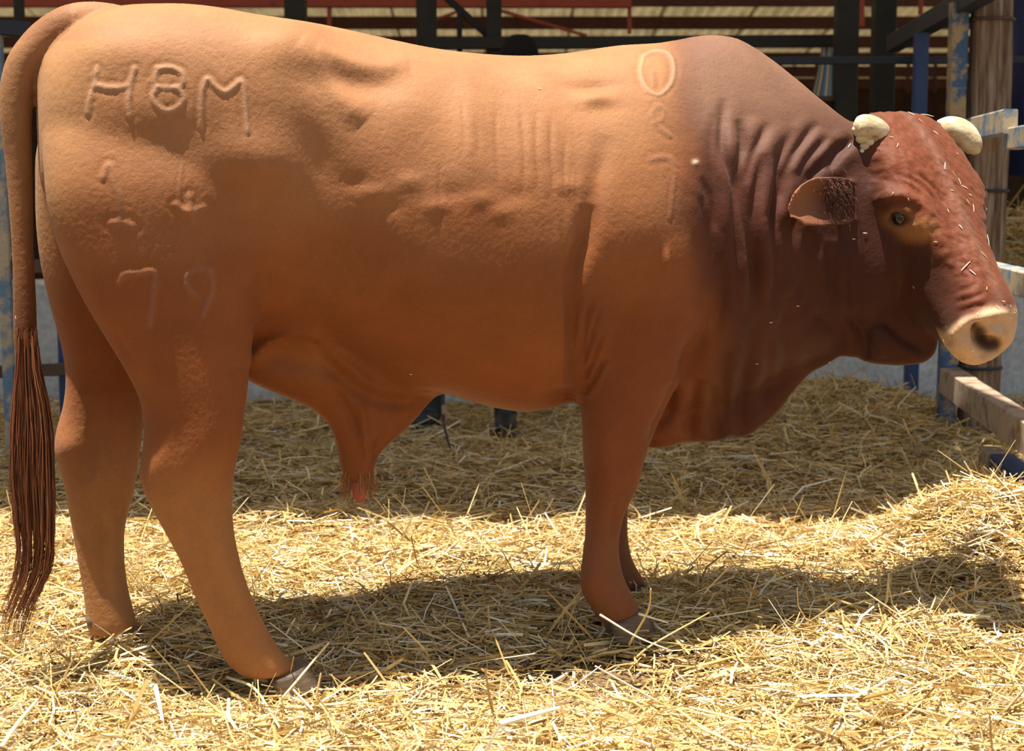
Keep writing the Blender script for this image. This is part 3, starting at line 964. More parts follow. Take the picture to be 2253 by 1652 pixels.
nx, ny = 150, 170
gx = np.linspace(-3.4, 3.6, nx); gy = np.linspace(-1.6, 5.0, ny)
X, Y = np.meshgrid(gx, gy)
Z = soil(X, Y)
GV = np.stack([X, Y, Z], -1).reshape(-1, 3)
ii = np.arange((ny - 1) * nx).reshape(ny - 1, nx)[:, :-1].ravel()
GF = np.stack([ii, ii + 1, ii + nx + 1, ii + nx], 1)
o0 = len(GV)
far = [(-14, -8, -.12), (14, -8, -.12), (14, 15, -.12), (-14, 15, -.12)]
GV = np.vstack([GV, far]); GF = np.vstack([GF, [[o0, o0 + 1, o0 + 2, o0 + 3]]])
floor = quad_mesh('floor', GV, GF, MAT_SOIL)
tag(floor, 'brown trodden soil floor showing between the straw', None, kind='structure')

# ------------------------------------------------------------------ straw
m = NT('straw')
c = m.attr('tint').outputs['Color']
c = m.mix(.25, c, m.ramp(m.noise(120, 3), [(.3, (.6, .55, .5)), (.7, (1.2, 1.2, 1.2))]), 'MULTIPLY')
MAT_STRAW = m.done(c, .42, None, .45)
tr = m.n('ShaderNodeBsdfTranslucent'); m.l(c, tr.inputs['Color'])
mx_ = m.n('ShaderNodeMixShader'); mx_.inputs[0].default_value = .22
m.l(m.b.outputs[0], mx_.inputs[1]); m.l(tr.outputs[0], mx_.inputs[2]); m.l(mx_.outputs[0], m.out.inputs['Surface'])
PAL = np.array([(.70, .49, .18), (.78, .58, .24), (.85, .69, .38), (.54, .35, .12), (.88, .78, .53), (.36, .22, .085), (.62, .48, .21), (.93, .88, .74)])
PALW = np.array([.20, .21, .18, .11, .13, .07, .03, .07])
def straw_tints(n, rng):
    t = PAL[rng.choice(len(PAL), n, p=PALW)]
    return t * (.8 + .4 * rng.random((n, 1)))
def straw_mesh(name, P, yaw, pit, L, Wd, bend, rng, mat, seg=2, parent=None):
    """bent three-sided stalks as one mesh; P is each stalk's middle"""
    n = len(P); k = seg + 1
    D = np.stack([np.cos(yaw) * np.cos(pit), np.sin(yaw) * np.cos(pit), np.sin(pit)], 1)
    side = np.stack([-np.sin(yaw), np.cos(yaw), np.zeros(n)], 1)
    upv = np.cross(D, side)
    roll = rng.random(n) * 6.28
    A = np.cos(roll)[:, None] * side + np.sin(roll)[:, None] * upv
    Bq = -np.sin(roll)[:, None] * side + np.cos(roll)[:, None] * upv
    V = np.empty((n, k, 3, 3))
    for j in range(k):
        f = j / seg - .5
        c = P + D * (L * f)[:, None] + (side * bend[:, None] + upv * (.3 * np.abs(bend))[:, None]) * (L * (.25 - f * f) * 2)[:, None]
        w = Wd * (1 - .35 * abs(f) * 2 * .6)
        V[:, j, 0] = c + A * w[:, None] * .5
        V[:, j, 1] = c - A * w[:, None] * .5
        V[:, j, 2] = c + Bq * w[:, None] * .42
    base = (np.arange(n) * k * 3)[:, None, None]
    i = np.arange(seg)[None, :, None] * 3; q = np.arange(3)[None, None, :]; q2 = (q + 1) % 3
    F = np.stack([base + i + q, base + i + q2, base + i + 3 + q2, base + i + 3 + q], -1).reshape(-1, 4)
    return quad_mesh(name, V.reshape(-1, 3), F, mat, np.repeat(straw_tints(n, rng), k * 3, 0), parent, smooth=False)
def straw_field(n, dmin, dmax, rng, power=1.0):
    d = dmin + (dmax - dmin) * rng.random(n) ** power
    x = (rng.random(n) * 2 - 1) * (.345 * d + .12) + .02
    return x, d + CAM[1]
def bedding():
    rng = np.random.default_rng(5)
    parts = []
    XY = [straw_field(78000, 2.95, 5.4, rng, .9), straw_field(34000, 5.2, 8.22, rng, .9)]
    x = np.concatenate([a[0] for a in XY]); y = np.concatenate([a[1] for a in XY])
    # thinner where the soil shows
    dens = .55 + .75 * vnoise(x, y, 3.1, 11)
    bare = np.exp(-((x - .32) / .30) ** 2 - ((y + .20) / .13) ** 2) + .8 * np.exp(-((x - .95) / .14) ** 2 - ((y - .42) / .10) ** 2)
    keep = rng.random(len(x)) < np.clip(dens - .75 * bare, .08, 1)
    x, y = x[keep], y[keep]
    # tufts and mounds carry more
    for mx, my, rx, ry, hh in MOUNDS[:6]:
        k = int(9000 * rx * ry * 4)
        x = np.concatenate([x, rng.normal(mx, rx * .75, k)]); y = np.concatenate([y, rng.normal(my, ry * .75, k)])
    n = len(x)
    L = np.clip(rng.lognormal(math.log(.062), .55, n), .018, .26)
    Wd = np.clip(rng.lognormal(math.log(.0042), .38, n), .0018, .0095)
    big = rng.random(n) < .03
    L[big] = rng.uniform(.10, .22, big.sum()); Wd[big] = rng.uniform(.005, .0095, big.sum())
    yaw = rng.random(n) * 6.283
    pit = rng.normal(0, .16, n)
    st = rng.random(n) < .07
    pit[st] = rng.uniform(.25, 1.1, st.sum())
    pit[big] *= .5
    tall = vnoise(x, y, 4.3, 21)
    z = soil(x, y) + .004 + rng.random(n) ** 1.6 * (.018 + .035 * tall) * (1 - .7 * np.clip(np.exp(-((x - .32) / .30) ** 2 - ((y + .20) / .13) ** 2), 0, 1))
    z += np.abs(np.sin(pit)) * L * .38
    keepout = np.zeros(n, bool)
    o = straw_mesh('straw_bedding', np.stack([x, y, z], 1), yaw, pit, L, Wd, rng.normal(0, .22, n), rng, MAT_STRAW)
    return o
tag(bedding(), 'loose golden straw bedding spread over the pen floor', 'straw', kind='stuff')
def stalk(pts, w, tint, label):
    P = catmull([at_z(px, py, z) if z is not None else at_depth(px, py, d) for px, py, z, d in pts], 12)
    V, F = rings_to_mesh(tube(P, np.linspace(w, w * .6, 12), 6))
    m = NT('straw stalk'); mat = m.done(m.ramp(m.noise(60), [(.3, tuple(.75 * c for c in tint)), (.7, tint)]), .42, None, .45)
    tag(mesh_obj('straw_stalk', V, F, mat, None, True), label, 'straw', 'long single straws on the bedding')
stalk([(1320, 1352, .09, 0), (1400, 1400, .05, 0), (1478, 1432, .02, 0)], .0032, (.80, .70, .46), 'long pale straw lying across the front hoof')
stalk([(1400, 1446, .0, 0), (1440, 1415, .03, 0), (1560, 1348, .06, 0)], .003, (.72, .55, .24), 'long golden straw crossing the pale one beside the front hoof')
stalk([(1405, 1350, .06, 0), (1470, 1370, .03, 0)], .0036, (.88, .80, .58), 'short whitish straw to the front of the front hoof')
stalk([(1384, 1418, .0, 0), (1425, 1345, .10, 0), (1432, 1295, .17, 0)], .003, (.66, .50, .2), 'upright golden straw leaning on the front hoof')
stalk([(1100, 1592, -.03, 0), (1180, 1570, -.02, 0), (1235, 1556, -.02, 0)], .0075, (.95, .90, .76), 'broad white straw lying in the sunlit foreground')
stalk([(500, 1490, -.03, 0), (560, 1515, -.03, 0), (615, 1600, -.03, 0)], .0042, (.85, .72, .42), 'bent straw below the near hind hoof')
stalk([(343, 1512, .0, 0), (358, 1585, -.03, 0)], .006, (.92, .90, .84), 'short white straw standing up in front of the far hind leg')
stalk([(0, 1648, -.03, 0), (40, 1590, -.02, 0), (82, 1540, .0, 0)], .006, (.9, .78, .46), 'thick yellow straw at the lower corner below the tail')

# ================================================================== the shed and the pen
def beam(name, p, q, w, h, mat, parent=None, up=(0, 0, 1), taper=1.0, bev=.004):
    """a square bar from p to q, w wide and h high, with slightly bevelled long edges"""
    p = np.asarray(p, float); q = np.asarray(q, float)
    t = (q - p) / np.linalg.norm(q - p)
    up = np.asarray(up, float)
    if abs(t @ up) > .95:
        up = np.array([0, 1.0, 0])
    u = np.cross(t, up); u /= np.linalg.norm(u)
    v = np.cross(u, t)
    b = min(bev, .2 * min(w, h))
    prof = [(w / 2 - b, h / 2), (w / 2, h / 2 - b), (w / 2, -h / 2 + b), (w / 2 - b, -h / 2), (-w / 2 + b, -h / 2), (-w / 2, -h / 2 + b), (-w / 2, h / 2 - b), (-w / 2 + b, h / 2)]
    R = np.array([[c + k * (a * u + d * v) for a, d in prof] for c, k in ((p, 1), (q, taper))])
    V, F = rings_to_mesh(R)
    o = mesh_obj(name, V, F, mat)
    if parent is not None:
        keep_world(o, parent)
    return o
def rough_post(name, base, top, r, mat, parent=None, seed=0, m=18, n=24):
    rg = np.random.default_rng(seed)
    prof = 1 + .05 * rg.normal(size=m)
    P = np.linspace(base, top, n)
    R = []
    for i, p in enumerate(P):
        th = np.linspace(0, 2 * math.pi, m, endpoint=False)
        rr = r * prof * (1 + .02 * math.sin(i * .9 + seed))
        R.append(np.stack([p[0] + rr * np.cos(th), p[1] + rr * np.sin(th), np.full(m, p[2])], 1))
    V, F = rings_to_mesh(np.array(R))
    o = mesh_obj(name, V, F, mat, None, True)
    if parent is not None:
        keep_world(o, parent)
    return o
def paint_mat(name, paint, rust, amount, dark=None):
    m = NT(name)
    f = m.noise(11, 8, .7); g = m.noise(60, 4, .6)
    c = m.ramp(f, [(amount - .06, rust), (amount + .05, paint)])
    c = m.mix(.35, c, m.ramp(g, [(.3, (.55, .55, .55)), (.7, (1.2, 1.2, 1.2))]), 'MULTIPLY')
    return m.done(c, .55, m.bump(f, .4, .004), .35)
MAT_BLUE = paint_mat('blue painted steel', (.030, .060, .17), (.05, .04, .05), .36)
MAT_BLUEWORN = paint_mat('worn blue paint over tan primer', (.040, .095, .20), (.36, .25, .13), .50)
MAT_BLUEPALE = paint_mat('sun-faded blue rail', (.13, .21, .33), (.46, .37, .25), .52)
MAT_BARE = paint_mat('bare tan-grey steel', (.38, .29, .22), (.20, .13, .085), .46)
MAT_DARKRAIL = paint_mat('dark blue tube', (.020, .026, .045), (.05, .028, .020), .40)
MAT_RED = paint_mat('red oxide steel', (.34, .060, .042), (.22, .045, .035), .40)
MAT_MAROON = paint_mat('dark maroon steel', (.075, .022, .018), (.05, .018, .014), .40)
MAT_BLACKPOST = paint_mat('dark creosoted timber', (.012, .010, .009), (.007, .006, .0055), .45)
MAT_RUST = paint_mat('rusty brown rail', (.085, .050, .032), (.05, .035, .028), .45)
m = NT('weathered pole')
f = m.noise(48, 7, .65, stretch=(1, 1, .07)); g = m.noise(5.0, 5, .6)
c = m.ramp(f, [(.28, (.030, .020, .016)), (.45, (.16, .105, .070)), (.62, (.33, .25, .19)), (.8, (.46, .40, .36))])
c = m.mix(m.ramp(g, [(.45, (0, 0, 0)), (.65, (1, 1, 1))]), c, m.mix(.6, c, (.24, .13, .07)))
MAT_POLE = m.done(c, .8, m.bump(f, .9, .012), .2)
m = NT('stained concrete')
f = m.noise(2.6, 7, .7); g = m.noise(28, 5, .6)
c = m.ramp(f, [(.3, (.40, .40, .42)), (.5, (.56, .57, .60)), (.75, (.66, .67, .70))])
c = m.mix(.45, c, m.ramp(g, [(.32, (.4, .35, .3)), (.6, (1.1, 1.1, 1.1))]), 'MULTIPLY')
MAT_CONC = m.done(c, .85, m.bump(g, .5, .01), .2)
m = NT('dark brick')
bk = m.n('ShaderNodeTexBrick'); bk.inputs['Color1'].default_value = (.060, .030, .020, 1); bk.inputs['Color2'].default_value = (.035, .020, .015, 1)
bk.inputs['Mortar'].default_value = (.030, .026, .022, 1); bk.inputs['Scale'].default_value = 2.2
mp = m.n('ShaderNodeMapping'); mp.inputs['Rotation'].default_value = (math.pi / 2, 0, 0); m.l(m.co, mp.inputs[0]); m.l(mp.outputs[0], bk.inputs['Vector'])
MAT_BRICK = m.done(bk.outputs['Color'], .9, None, .1)

# --- low concrete feed wall behind the bull, and the far wall of the shed
def wall_block(name, x0, x1, y0, y1, z0, z1, mat, label):
    nx = 24
    V, F = [], []
    rg = np.random.default_rng(3)
    for i in range(nx + 1):
        x = x0 + (x1 - x0) * i / nx
        dz = rg.normal(0, .006)
        V += [(x, y0, z0), (x, y0 - .0, z1 - .02 + dz), (x, y0 + .02, z1 + dz), (x, y1 - .02, z1 + dz), (x, y1, z1 - .02 + dz), (x, y1, z0)]
    for i in range(nx):
        for j in range(5):
            a = i * 6 + j
            F.append((a, a + 1, a + 7, a + 6))
    F.append(tuple(range(6))); F.append(tuple(nx * 6 + j for j in reversed(range(6))))
    o = mesh_obj(name, V, F, mat)
    o['kind'] = 'structure'; o['label'] = label
    return o
wall_block('wall_feed', -6.5, 7.5, 4.32, 4.50, -.15, .62, MAT_CONC, 'low stained concrete wall behind the straw pen')
wall_block('wall_rear', -11, 12, 12.5, 12.7, -.15, 2.14, MAT_BRICK, 'dark brown wall closing the back of the shed')

# --- roof: one falling plane of corrugated sheets on purlins and rafters
def roof_z(y):
    return 2.12 + .12 * (12.4 - y)
m = NT('corrugated roof sheet')
f = m.noise(3, 5, .6)
c = m.ramp(f, [(.3, (.50, .44, .33)), (.7, (.66, .60, .46))])
m.done(c, .5, None, .3)
tr = m.n('ShaderNodeBsdfTranslucent'); m.l(c, tr.inputs['Color'])
mxs = m.n('ShaderNodeMixShader'); mxs.inputs[0].default_value = .5
m.l(m.b.outputs[0], mxs.inputs[1]); m.l(tr.outputs[0], mxs.inputs[2]); m.l(mxs.outputs[0], m.out.inputs['Surface'])
MAT_FIBRE = m.m
m = NT('near roof sheet with added fill light')
m.done((.62, .56, .44), .5, None, .3)
tr = m.n('ShaderNodeBsdfTranslucent'); tr.inputs['Color'].default_value = (.62, .58, .50, 1)
mxs = m.n('ShaderNodeMixShader'); mxs.inputs[0].default_value = .45  # translucency added to brighten the shade under the near roof
m.l(m.b.outputs[0], mxs.inputs[1]); m.l(tr.outputs[0], mxs.inputs[2]); m.l(mxs.outputs[0], m.out.inputs['Surface'])
MAT_ROOFFILL = m.m
def roof_slab(name, x0, x1, y0, y1, mat, label):
    V = []
    for x in (x0, x1):
        for y, dz in ((y0, 0), (y1, 0), (y1, .03), (y0, .03)):
            V.append((x, y, roof_z(y) + dz))
    F = [(0, 1, 5, 4), (1, 2, 6, 5), (2, 3, 7, 6), (3, 0, 4, 7), (0, 3, 2, 1), (4, 5, 6, 7)]
    o = mesh_obj(name, V, F, mat)
    o['kind'] = 'structure'; o['label'] = label
    return o
roof_slab('ceiling', -9, 1.26, .86, 8.2, MAT_ROOFFILL, 'weathered sheet roof over the rear half of the pen')
roof_slab('ceiling', 1.26, 11, 2.05, 8.2, MAT_ROOFFILL, 'weathered sheet roof set back over the side fence')
roof = empty('ceiling', (0, 8.2, roof_z(8.2)))
roof['kind'] = 'structure'; roof['label'] = 'pale corrugated shed roof sheets seen from below on dark purlins'
def corr_sheet(x0, wdt=.76, y0=8.15, y1=12.75):
    nw, ns = 8, 8
    n = nw * ns + 1
    V = []
    for y in (y0, y1):
        for k, th in ((0, 0), (1, .004)):
            for i in range(n):
                u = i / (n - 1)
                V.append((x0 + u * wdt, y, roof_z(y) + .026 * math.cos(u * nw * 2 * math.pi) + th))
    F = []
    for i in range(n - 1):
        F.append((i, i + 1, 2 * n + i + 1, 2 * n + i))
        F.append((n + i + 1, n + i, 3 * n + i, 3 * n + i + 1))
    return V, F
sheet_me = None
for i in range(17):
    x0 = -6.1 + i * .73
    if sheet_me is None:
        o = mesh_obj('roof_sheet', *corr_sheet(0.0), MAT_FIBRE, None, True); sheet_me = o.data
    else:
        o = link(bpy.data.objects.new('roof_sheet', sheet_me))
    o.location = (x0, 0, .002 * (i % 2))
    keep_world(o, roof)
for k, y in enumerate((8.5, 9.3, 10.05, 10.75, 11.4, 12.0)):
    beam('purlin', (-6.2, y, roof_z(y) - .075), (6.6, y, roof_z(y) - .075), .06, .10, MAT_MAROON, roof)
for px_ in (60, 200, 785, 835, 872, 1440, 1560, 1668, 1718, 1798, 1830, 2000, 2060):
    p_ = at_depth(px_, 90, 15.0)
    beam('tie_rod', (p_[0], p_[1], 1.95), (p_[0], p_[1], roof_z(p_[1]) - .02), .03, .03, MAT_MAROON, roof)

# --- red steel truss under the roof
def D(px, py, d):
    return at_depth(px, py, d)
TR = 11.0
truss = empty('roof_truss', tuple(D(900, 8, TR)))
tag(truss, 'red oxide steel truss with thin hangers across the back of the shed', 'truss')
beam('chord', D(-200, 3, TR), D(1388, 5, TR), .07, .075, MAT_RED, truss)
beam('hanger', D(725, 10, TR), D(724, 62, TR), .028, .028, MAT_RED, truss)
beam('hanger', D(1385, 0, TR), D(1385, 75, TR), .026, .026, MAT_RED, truss)
beam('brace', D(958, 43, TR), D(1012, 24, TR), .02, .02, MAT_RED, truss)
beam('brace', D(1103, 24, TR), D(1292, 79, TR), .022, .022, MAT_RED, truss)
t2 = beam('roof_hanger', D(1893, -30, TR), D(1893, 58, TR), .05, .03, MAT_RED)
tag(t2, 'dull red steel hanger between the two black posts', 'hanger')
t3 = beam('roof_hanger', D(2028, -30, 9.5), D(2025, 32, 9.5), .024, .024, MAT_RED)
tag(t3, 'short bright red hanger above the sloping top rail', 'hanger')

# --- dark timber posts and rails of the shed
POSTS = [(652, 630, 675, 9.0, 'single dark timber post behind the rump'), (939, 918, 961, 9.0, 'thick black timber post behind the loin'),
         (1087, 1070, 1103, 9.0, 'black timber post beside the diagonal brace'), (1861, 1838, 1885, 8.6, 'black timber post next to the striped sack'),
         (1943, 1920, 1966, 9.2, 'black timber post directly behind the poll')]
for x, xl, xr, d, lab in POSTS:
    b = D(x, 100, d); w = (xr - xl) / FPX * d
    p = beam('timber_post', (b[0], b[1], -.12), (b[0], b[1], roof_z(min(b[1], 12)) - .04), w, w, MAT_BLACKPOST)
    tag(p, lab, 'post', 'dark timber posts of the shed')
b = D(1011, 60, 9.1)
tag(beam('steel_upright', (b[0], b[1], -.12), (b[0], b[1], 2.06), .03, .03, MAT_BLACKPOST), 'thin black upright between the two thick posts', 'post')
tag(beam('timber_rail', D(930, 96, 8.93), D(1845, 90, 8.93), .05, .066, MAT_BLACKPOST), 'long black rail behind the back of the bull', 'rail')
tag(beam('diagonal_brace', D(975, -12, 9.12), D(1078, 82, 9.12), .035, .04, MAT_BLACKPOST), 'black diagonal brace running down to the post', 'brace')
tag(beam('pipe_rail', D(1640, 134, 7.6), D(2420, 131, 7.6), .035, .036, MAT_DARKRAIL), 'dark blue horizontal pipe above the neck and poll', 'rail')

# --- pen fence at the side: welded steel, running towards the camera
FD = np.array([-.09, -1.0, 0]) / math.hypot(.09, 1)
F0 = np.array([1.855, 2.70, 0])
def fpt(delta, z, off=0):
    p = F0 + FD * delta
    return np.array([p[0] + off, p[1], z])
fence = empty('steel_fence', (F0[0], F0[1], -.05))
tag(fence, 'worn blue steel pen fence with square rails in front of the nose', 'fence')
gp = beam('post', (F0[0] - .02, F0[1], -.1), (F0[0] - .02, F0[1], 1.86), .068, .068, MAT_BLUEWORN, fence)
beam('rail', fpt(-2.0, 1.86), fpt(3.2, 1.86), .07, .085, MAT_DARKRAIL, fence)['label'] = 'dark blue top rail'
beam('rail', fpt(.05, 1.33, -.02), fpt(1.05, 1.34, -.02), .05, .085, MAT_BLUEPALE, fence)['label'] = 'faded blue upper rail'
beam('rail', fpt(1.0, 1.28, .0), fpt(2.6, 1.29, .0), .055, .075, MAT_BLUEPALE, fence)
beam('rail', fpt(.45, .79), fpt(2.6, .79), .075, .085, MAT_BLUEPALE, fence)['label'] = 'faded blue middle rail with a bare top'
beam('rail', fpt(.0, .30, -.01), fpt(1.62, .30, -.01), .085, .11, MAT_BARE, fence)
beam('rail', fpt(1.66, .30, -.01), fpt(2.6, .30, -.01), .085, .11, MAT_BARE, fence)
beam('rail', fpt(.85, .115, -.01), fpt(1.02, .115, -.01), .075, .085, MAT_BARE, fence)
beam('rail', fpt(1.03, .115, .0), fpt(2.6, .115, .0), .08, .09, MAT_BLUE, fence)
b = D(2026, 120, 7.5)
tag(beam('steel_post', (b[0], b[1], -.1), (b[0], b[1], 1.81), .060, .060, MAT_BLUE), 'slim plain blue steel post behind the forehead', 'post')
# round timber pole with wire bands
pole = empty('timber_pole', (D(2168, 400, 6.72)[0], D(2168, 400, 6.72)[1], -.05))
tag(pole, 'weathered grey round timber pole strapped to the fence', 'post')
pb = D(2168, 400, 6.72)
rough_post('trunk', np.array([pb[0], pb[1], -.12]), np.array([pb[0], pb[1], 3.0]), .085, MAT_POLE, pole, 4)
for py in (40, 420, 600, 812):
    z = D(2168, py, 6.64)[2]
    th = np.linspace(0, 2 * math.pi, 33)
    P = np.stack([pb[0] + .092 * np.cos(th), pb[1] + .092 * np.sin(th), np.full(33, z)], 1)
    V, F = rings_to_mesh(tube(P, np.full(33, .007), 6))
    keep_world(mesh_obj('wire_band', V, F, MAT_DARKRAIL if py > 100 else MAT_RUST, None, True), pole)

# --- fence behind the tail
lf = empty('steel_fence', (D(8, 900, 6.6)[0], D(8, 900, 6.6)[1], -.05))
tag(lf, 'blue steel fence with rusty rails behind the tail', 'fence')
b = D(8, 500, 6.6)
beam('post', (b[0], b[1], -.1), (b[0], b[1], 1.72), .045, .045, MAT_BLUEPALE, lf)
b2 = D(141, 850, 6.75)
beam('post', (b2[0], b2[1], -.1), (b2[0], b2[1], .9), .035, .035, MAT_BLUE, lf)
beam('rail', D(-160, 48, 6.6), D(70, 66, 6.6), .05, .06, MAT_DARKRAIL, lf)
beam('rail', D(-160, 586, 6.62), D(300, 586, 6.62), .04, .055, MAT_RUST, lf)
beam('rail', D(-160, 824, 6.62), D(300, 806, 6.62), .04, .05, MAT_RUST, lf)
b = D(42, 20, 8.0)
tag(beam('timber_post', (b[0], b[1], -.12), (b[0], b[1], roof_z(4.0) - .05), .045, .045, MAT_BLACKPOST), 'thin black post at the corner behind the tail head', 'post', 'dark timber posts of the shed')

# --- striped woven sack hanging from the rail
m = NT('striped woven sack')
sx = m.n('ShaderNodeSeparateXYZ'); m.l(m.co, sx.inputs[0])
mt = m.n('ShaderNodeMath', operation='MULTIPLY_ADD'); mt.inputs[1].default_value = 1.0; mt.inputs[2].default_value = 0
uvn = m.attr('stripe').outputs['Fac']
c = m.ramp(uvn, [(0, (.36, .35, .32)), (.16, (.15, .10, .07)), (.24, (.55, .53, .48)), (.36, (.28, .12, .06)), (.44, (.14, .34, .62)), (.62, (.62, .60, .55)), (.72, (.33, .20, .10)), (.84, (.16, .36, .60))], 'CONSTANT')
MAT_SACK = m.done(c, .7, None, .2)
SK = 9.02
rows = [(88, 1808, 1833), (110, 1806, 1832), (150, 1800, 1832), (185, 1792, 1832), (212, 1785, 1831)]
rows = catmull(rows, 14)
V, F, St = [], [], []
cols = 17
for side in (0, 1):
    for y, xl, xr in rows:
        for j in range(cols):
            u = j / (cols - 1)
            p = D(xl + (xr - xl) * u, y, SK + .012 * math.sin(u * 16) + (.03 * math.sin(math.pi * u) + .004) * (1 if side else -1))
            V.append(p); St.append(u)
nr = len(rows); Np = nr * cols
for side in (0, 1):
    for i in range(nr - 1):
        for j in range(cols - 1):
            a = side * Np + i * cols + j
            q = (a, a + 1, a + cols + 1, a + cols)
            F.append(q if not side else q[::-1])
rim = list(range(cols)) + [i * cols + cols - 1 for i in range(1, nr)] + [(nr - 1) * cols + j for j in range(cols - 2, -1, -1)] + [i * cols for i in range(nr - 2, 0, -1)]
for a, b_ in zip(rim, rim[1:] + rim[:1]):
    F.append((a, b_, b_ + Np, a + Np))
sk = mesh_obj('feed_sack', V, F, MAT_SACK, None, True)
at_ = sk.data.attributes.new('stripe', 'FLOAT', 'POINT'); at_.data.foreach_set('value', np.array(St, np.float32))
tag(sk, 'blue, white and brown striped sack hanging from the black rail beside the post', 'sack')
b = D(1800, 240, 7.9)
tag(beam('timber_ledge', D(1735, 220, 8.8), D(1848, 222, 8.8), .42, .03, MAT_RUST), 'dark ledge under the striped sack', 'ledge')

# --- dark blue sheet and hay beyond the pole
bp = D(2300, 150, 8.0)
MAT_SHEET = paint_mat('dark blue sheet', (.012, .020, .085), (.010, .014, .05), .35)
V, F = [], []
nxs = 25
for i in range(nxs):
    u = i / (nxs - 1)
    x = D(2216, 150, 8.0)[0] + .75 * u; yy = 4.0 + .03 * math.sin(u * 30)
    V += [(x, yy, 1.16), (x, yy, 2.35), (x, yy + .012, 2.35), (x, yy + .012, 1.16)]
for i in range(nxs - 1):
    a = 4 * i
    for j in range(4):
        F.append((a + j, a + (j + 1) % 4, a + 4 + (j + 1) % 4, a + 4 + j))
F += [(0, 3, 2, 1), (4 * nxs - 4, 4 * nxs - 3, 4 * nxs - 2, 4 * nxs - 1)]
tag(mesh_obj('blue_sheet', V, F, MAT_SHEET, None, True), 'dark blue ribbed sheet hanging beyond the timber pole', 'sheet')
def hay(name, cx, cy, cz, rx, ry, rz, n, seed, label):
    rg = np.random.default_rng(seed)
    u = rg.normal(size=(n, 3)); u /= np.linalg.norm(u, axis=1)[:, None]
    u[:, 2] = np.abs(u[:, 2])
    r = rg.random(n) ** .25
    P = np.array([cx, cy, cz]) + u * r[:, None] * np.array([rx, ry, rz])
    L = np.clip(rg.lognormal(math.log(.16), .45, n), .05, .4)
    o = straw_mesh(name, P, rg.random(n) * 6.28, rg.normal(0, .5, n), L, np.clip(rg.lognormal(math.log(.005), .3, n), .003, .01), rg.normal(0, .3, n), rg, MAT_STRAW)
    tag(o, label, 'hay', kind='stuff')
    return o
hp_ = D(2262, 600, 8.75)
hay('hay_heap', hp_[0] + .25, 5.05, .35, .75, .34, .68, 2600, 8, 'dry hay heaped on the feed wall beyond the timber pole')

# ================================================================== the handler standing behind the bull
MAT_CLOTH = NT('dark work clothes').done((.020, .021, .028), .85, None, .1)
m = NT('black rubber'); MAT_RUBBER = m.done(m.ramp(m.noise(20), [(.3, (.018, .019, .024)), (.7, (.035, .037, .046))]), .5, None, .4)
MAT_SKIN = NT('brown skin').done((.10, .045, .026), .55, None, .35)
MAT_HAT = NT('black knitted cap').done((.014, .013, .013), .9, None, .1)
def shape(path, rad, m_=16, flat=None, sub=4):
    P = catmull(path, len(path) * sub); r = catmull(np.array(rad)[:, None], len(path) * sub)[:, 0]
    return rings_to_mesh(tube(P, r, m_, flat))
fl = D(948, 938, 7.4); fr = D(1112, 945, 7.4)
gl, gr = soil(fl[0], fl[1]) + 0, soil(fr[0], fr[1]) + 0
zl, zr = float(gl) + .01, float(gr) + .01
py_ = fl[1]
pel = np.array([-.17, py_ + .02, .95]); chest = np.array([-.06, py_, 1.32]); neck = np.array([.0, py_ - .02, 1.52]); hc = np.array([.035, py_ - .03, 1.665])
aL = np.array([fl[0], py_, zl + .10]); aR = np.array([fr[0], py_, zr + .10])
person = empty('person', (float(pel[0]), float(py_), min(zl, zr)))
tag(person, 'person in dark clothes, black cap and rubber boots standing behind the bull', 'person')
bodyp = remesh([
    shape([pel + (0, 0, -.12), pel, pel + (.03, 0, .15), chest, chest + (.04, 0, .12), neck + (0, 0, -.04)], [.13, .165, .15, .175, .15, .06], 20, .68),
    shape([neck + (0, 0, -.06), neck + (.01, 0, .06)], [.06, .055], 14),
    shape([pel + (-.09, 0, -.02), (pel + aL) / 2 + np.array([-.03, -.03, .03]), aL + (0, 0, .12), aL], [.10, .078, .06, .052]),
    shape([pel + (.09, 0, -.02), (pel + aR) / 2 + np.array([.02, -.03, .03]), aR + (0, 0, .12), aR], [.10, .078, .06, .052]),
    shape([chest + (-.18, 0, .08), chest + (-.26, -.05, -.16), chest + (-.24, -.22, -.36), chest + (-.22, -.42, -.44)], [.062, .05, .042, .034]),
    shape([chest + (.19, 0, .08), chest + (.26, .0, -.16), chest + (.27, -.02, -.40), chest + (.25, -.08, -.50)], [.062, .05, .042, .034]),
], .012, 6)
bodyp.materials.clear(); bodyp.materials.append(MAT_CLOTH)
bodyp.polygons.foreach_set('use_smooth', np.ones(len(bodyp.polygons), bool))
ob = keep_world(link(bpy.data.objects.new('body', bodyp)), person)
hm = remesh([uv_ball(hc, .105, 16, 22, (.78, .92, 1.1)), uv_ball(hc + (0, -.03, -.06), .07, 12, 16, (.8, .9, .9)),
             uv_ball(hc + (0, -.105, -.01), .018, 8, 10, (.8, 1, 1.4)), uv_ball(hc + (-.085, .01, 0), .028, 8, 10, (.4, .8, 1.2)), uv_ball(hc + (.085, .01, 0), .028, 8, 10, (.4, .8, 1.2)),
             shape([neck + (0, 0, -.02), hc + (0, .01, -.06)], [.052, .05], 14)], .006, 4)
hm.materials.clear(); hm.materials.append(MAT_SKIN)
keep_world(link(bpy.data.objects.new('head', hm)), person)
hat = []
prof = [(.088, -.02), (.092, -.015), (.092, .02), (.086, .05), (.070, .078), (.040, .094), (.004, .097)]
R = np.array([[hc + np.array([r * math.cos(a) * .92, r * math.sin(a) * 1.05, z + .03]) for a in np.linspace(0, 6.283, 26, endpoint=False)] for r, z in prof])
keep_world(mesh_obj('cap', *rings_to_mesh(R), MAT_HAT, None, True), person)
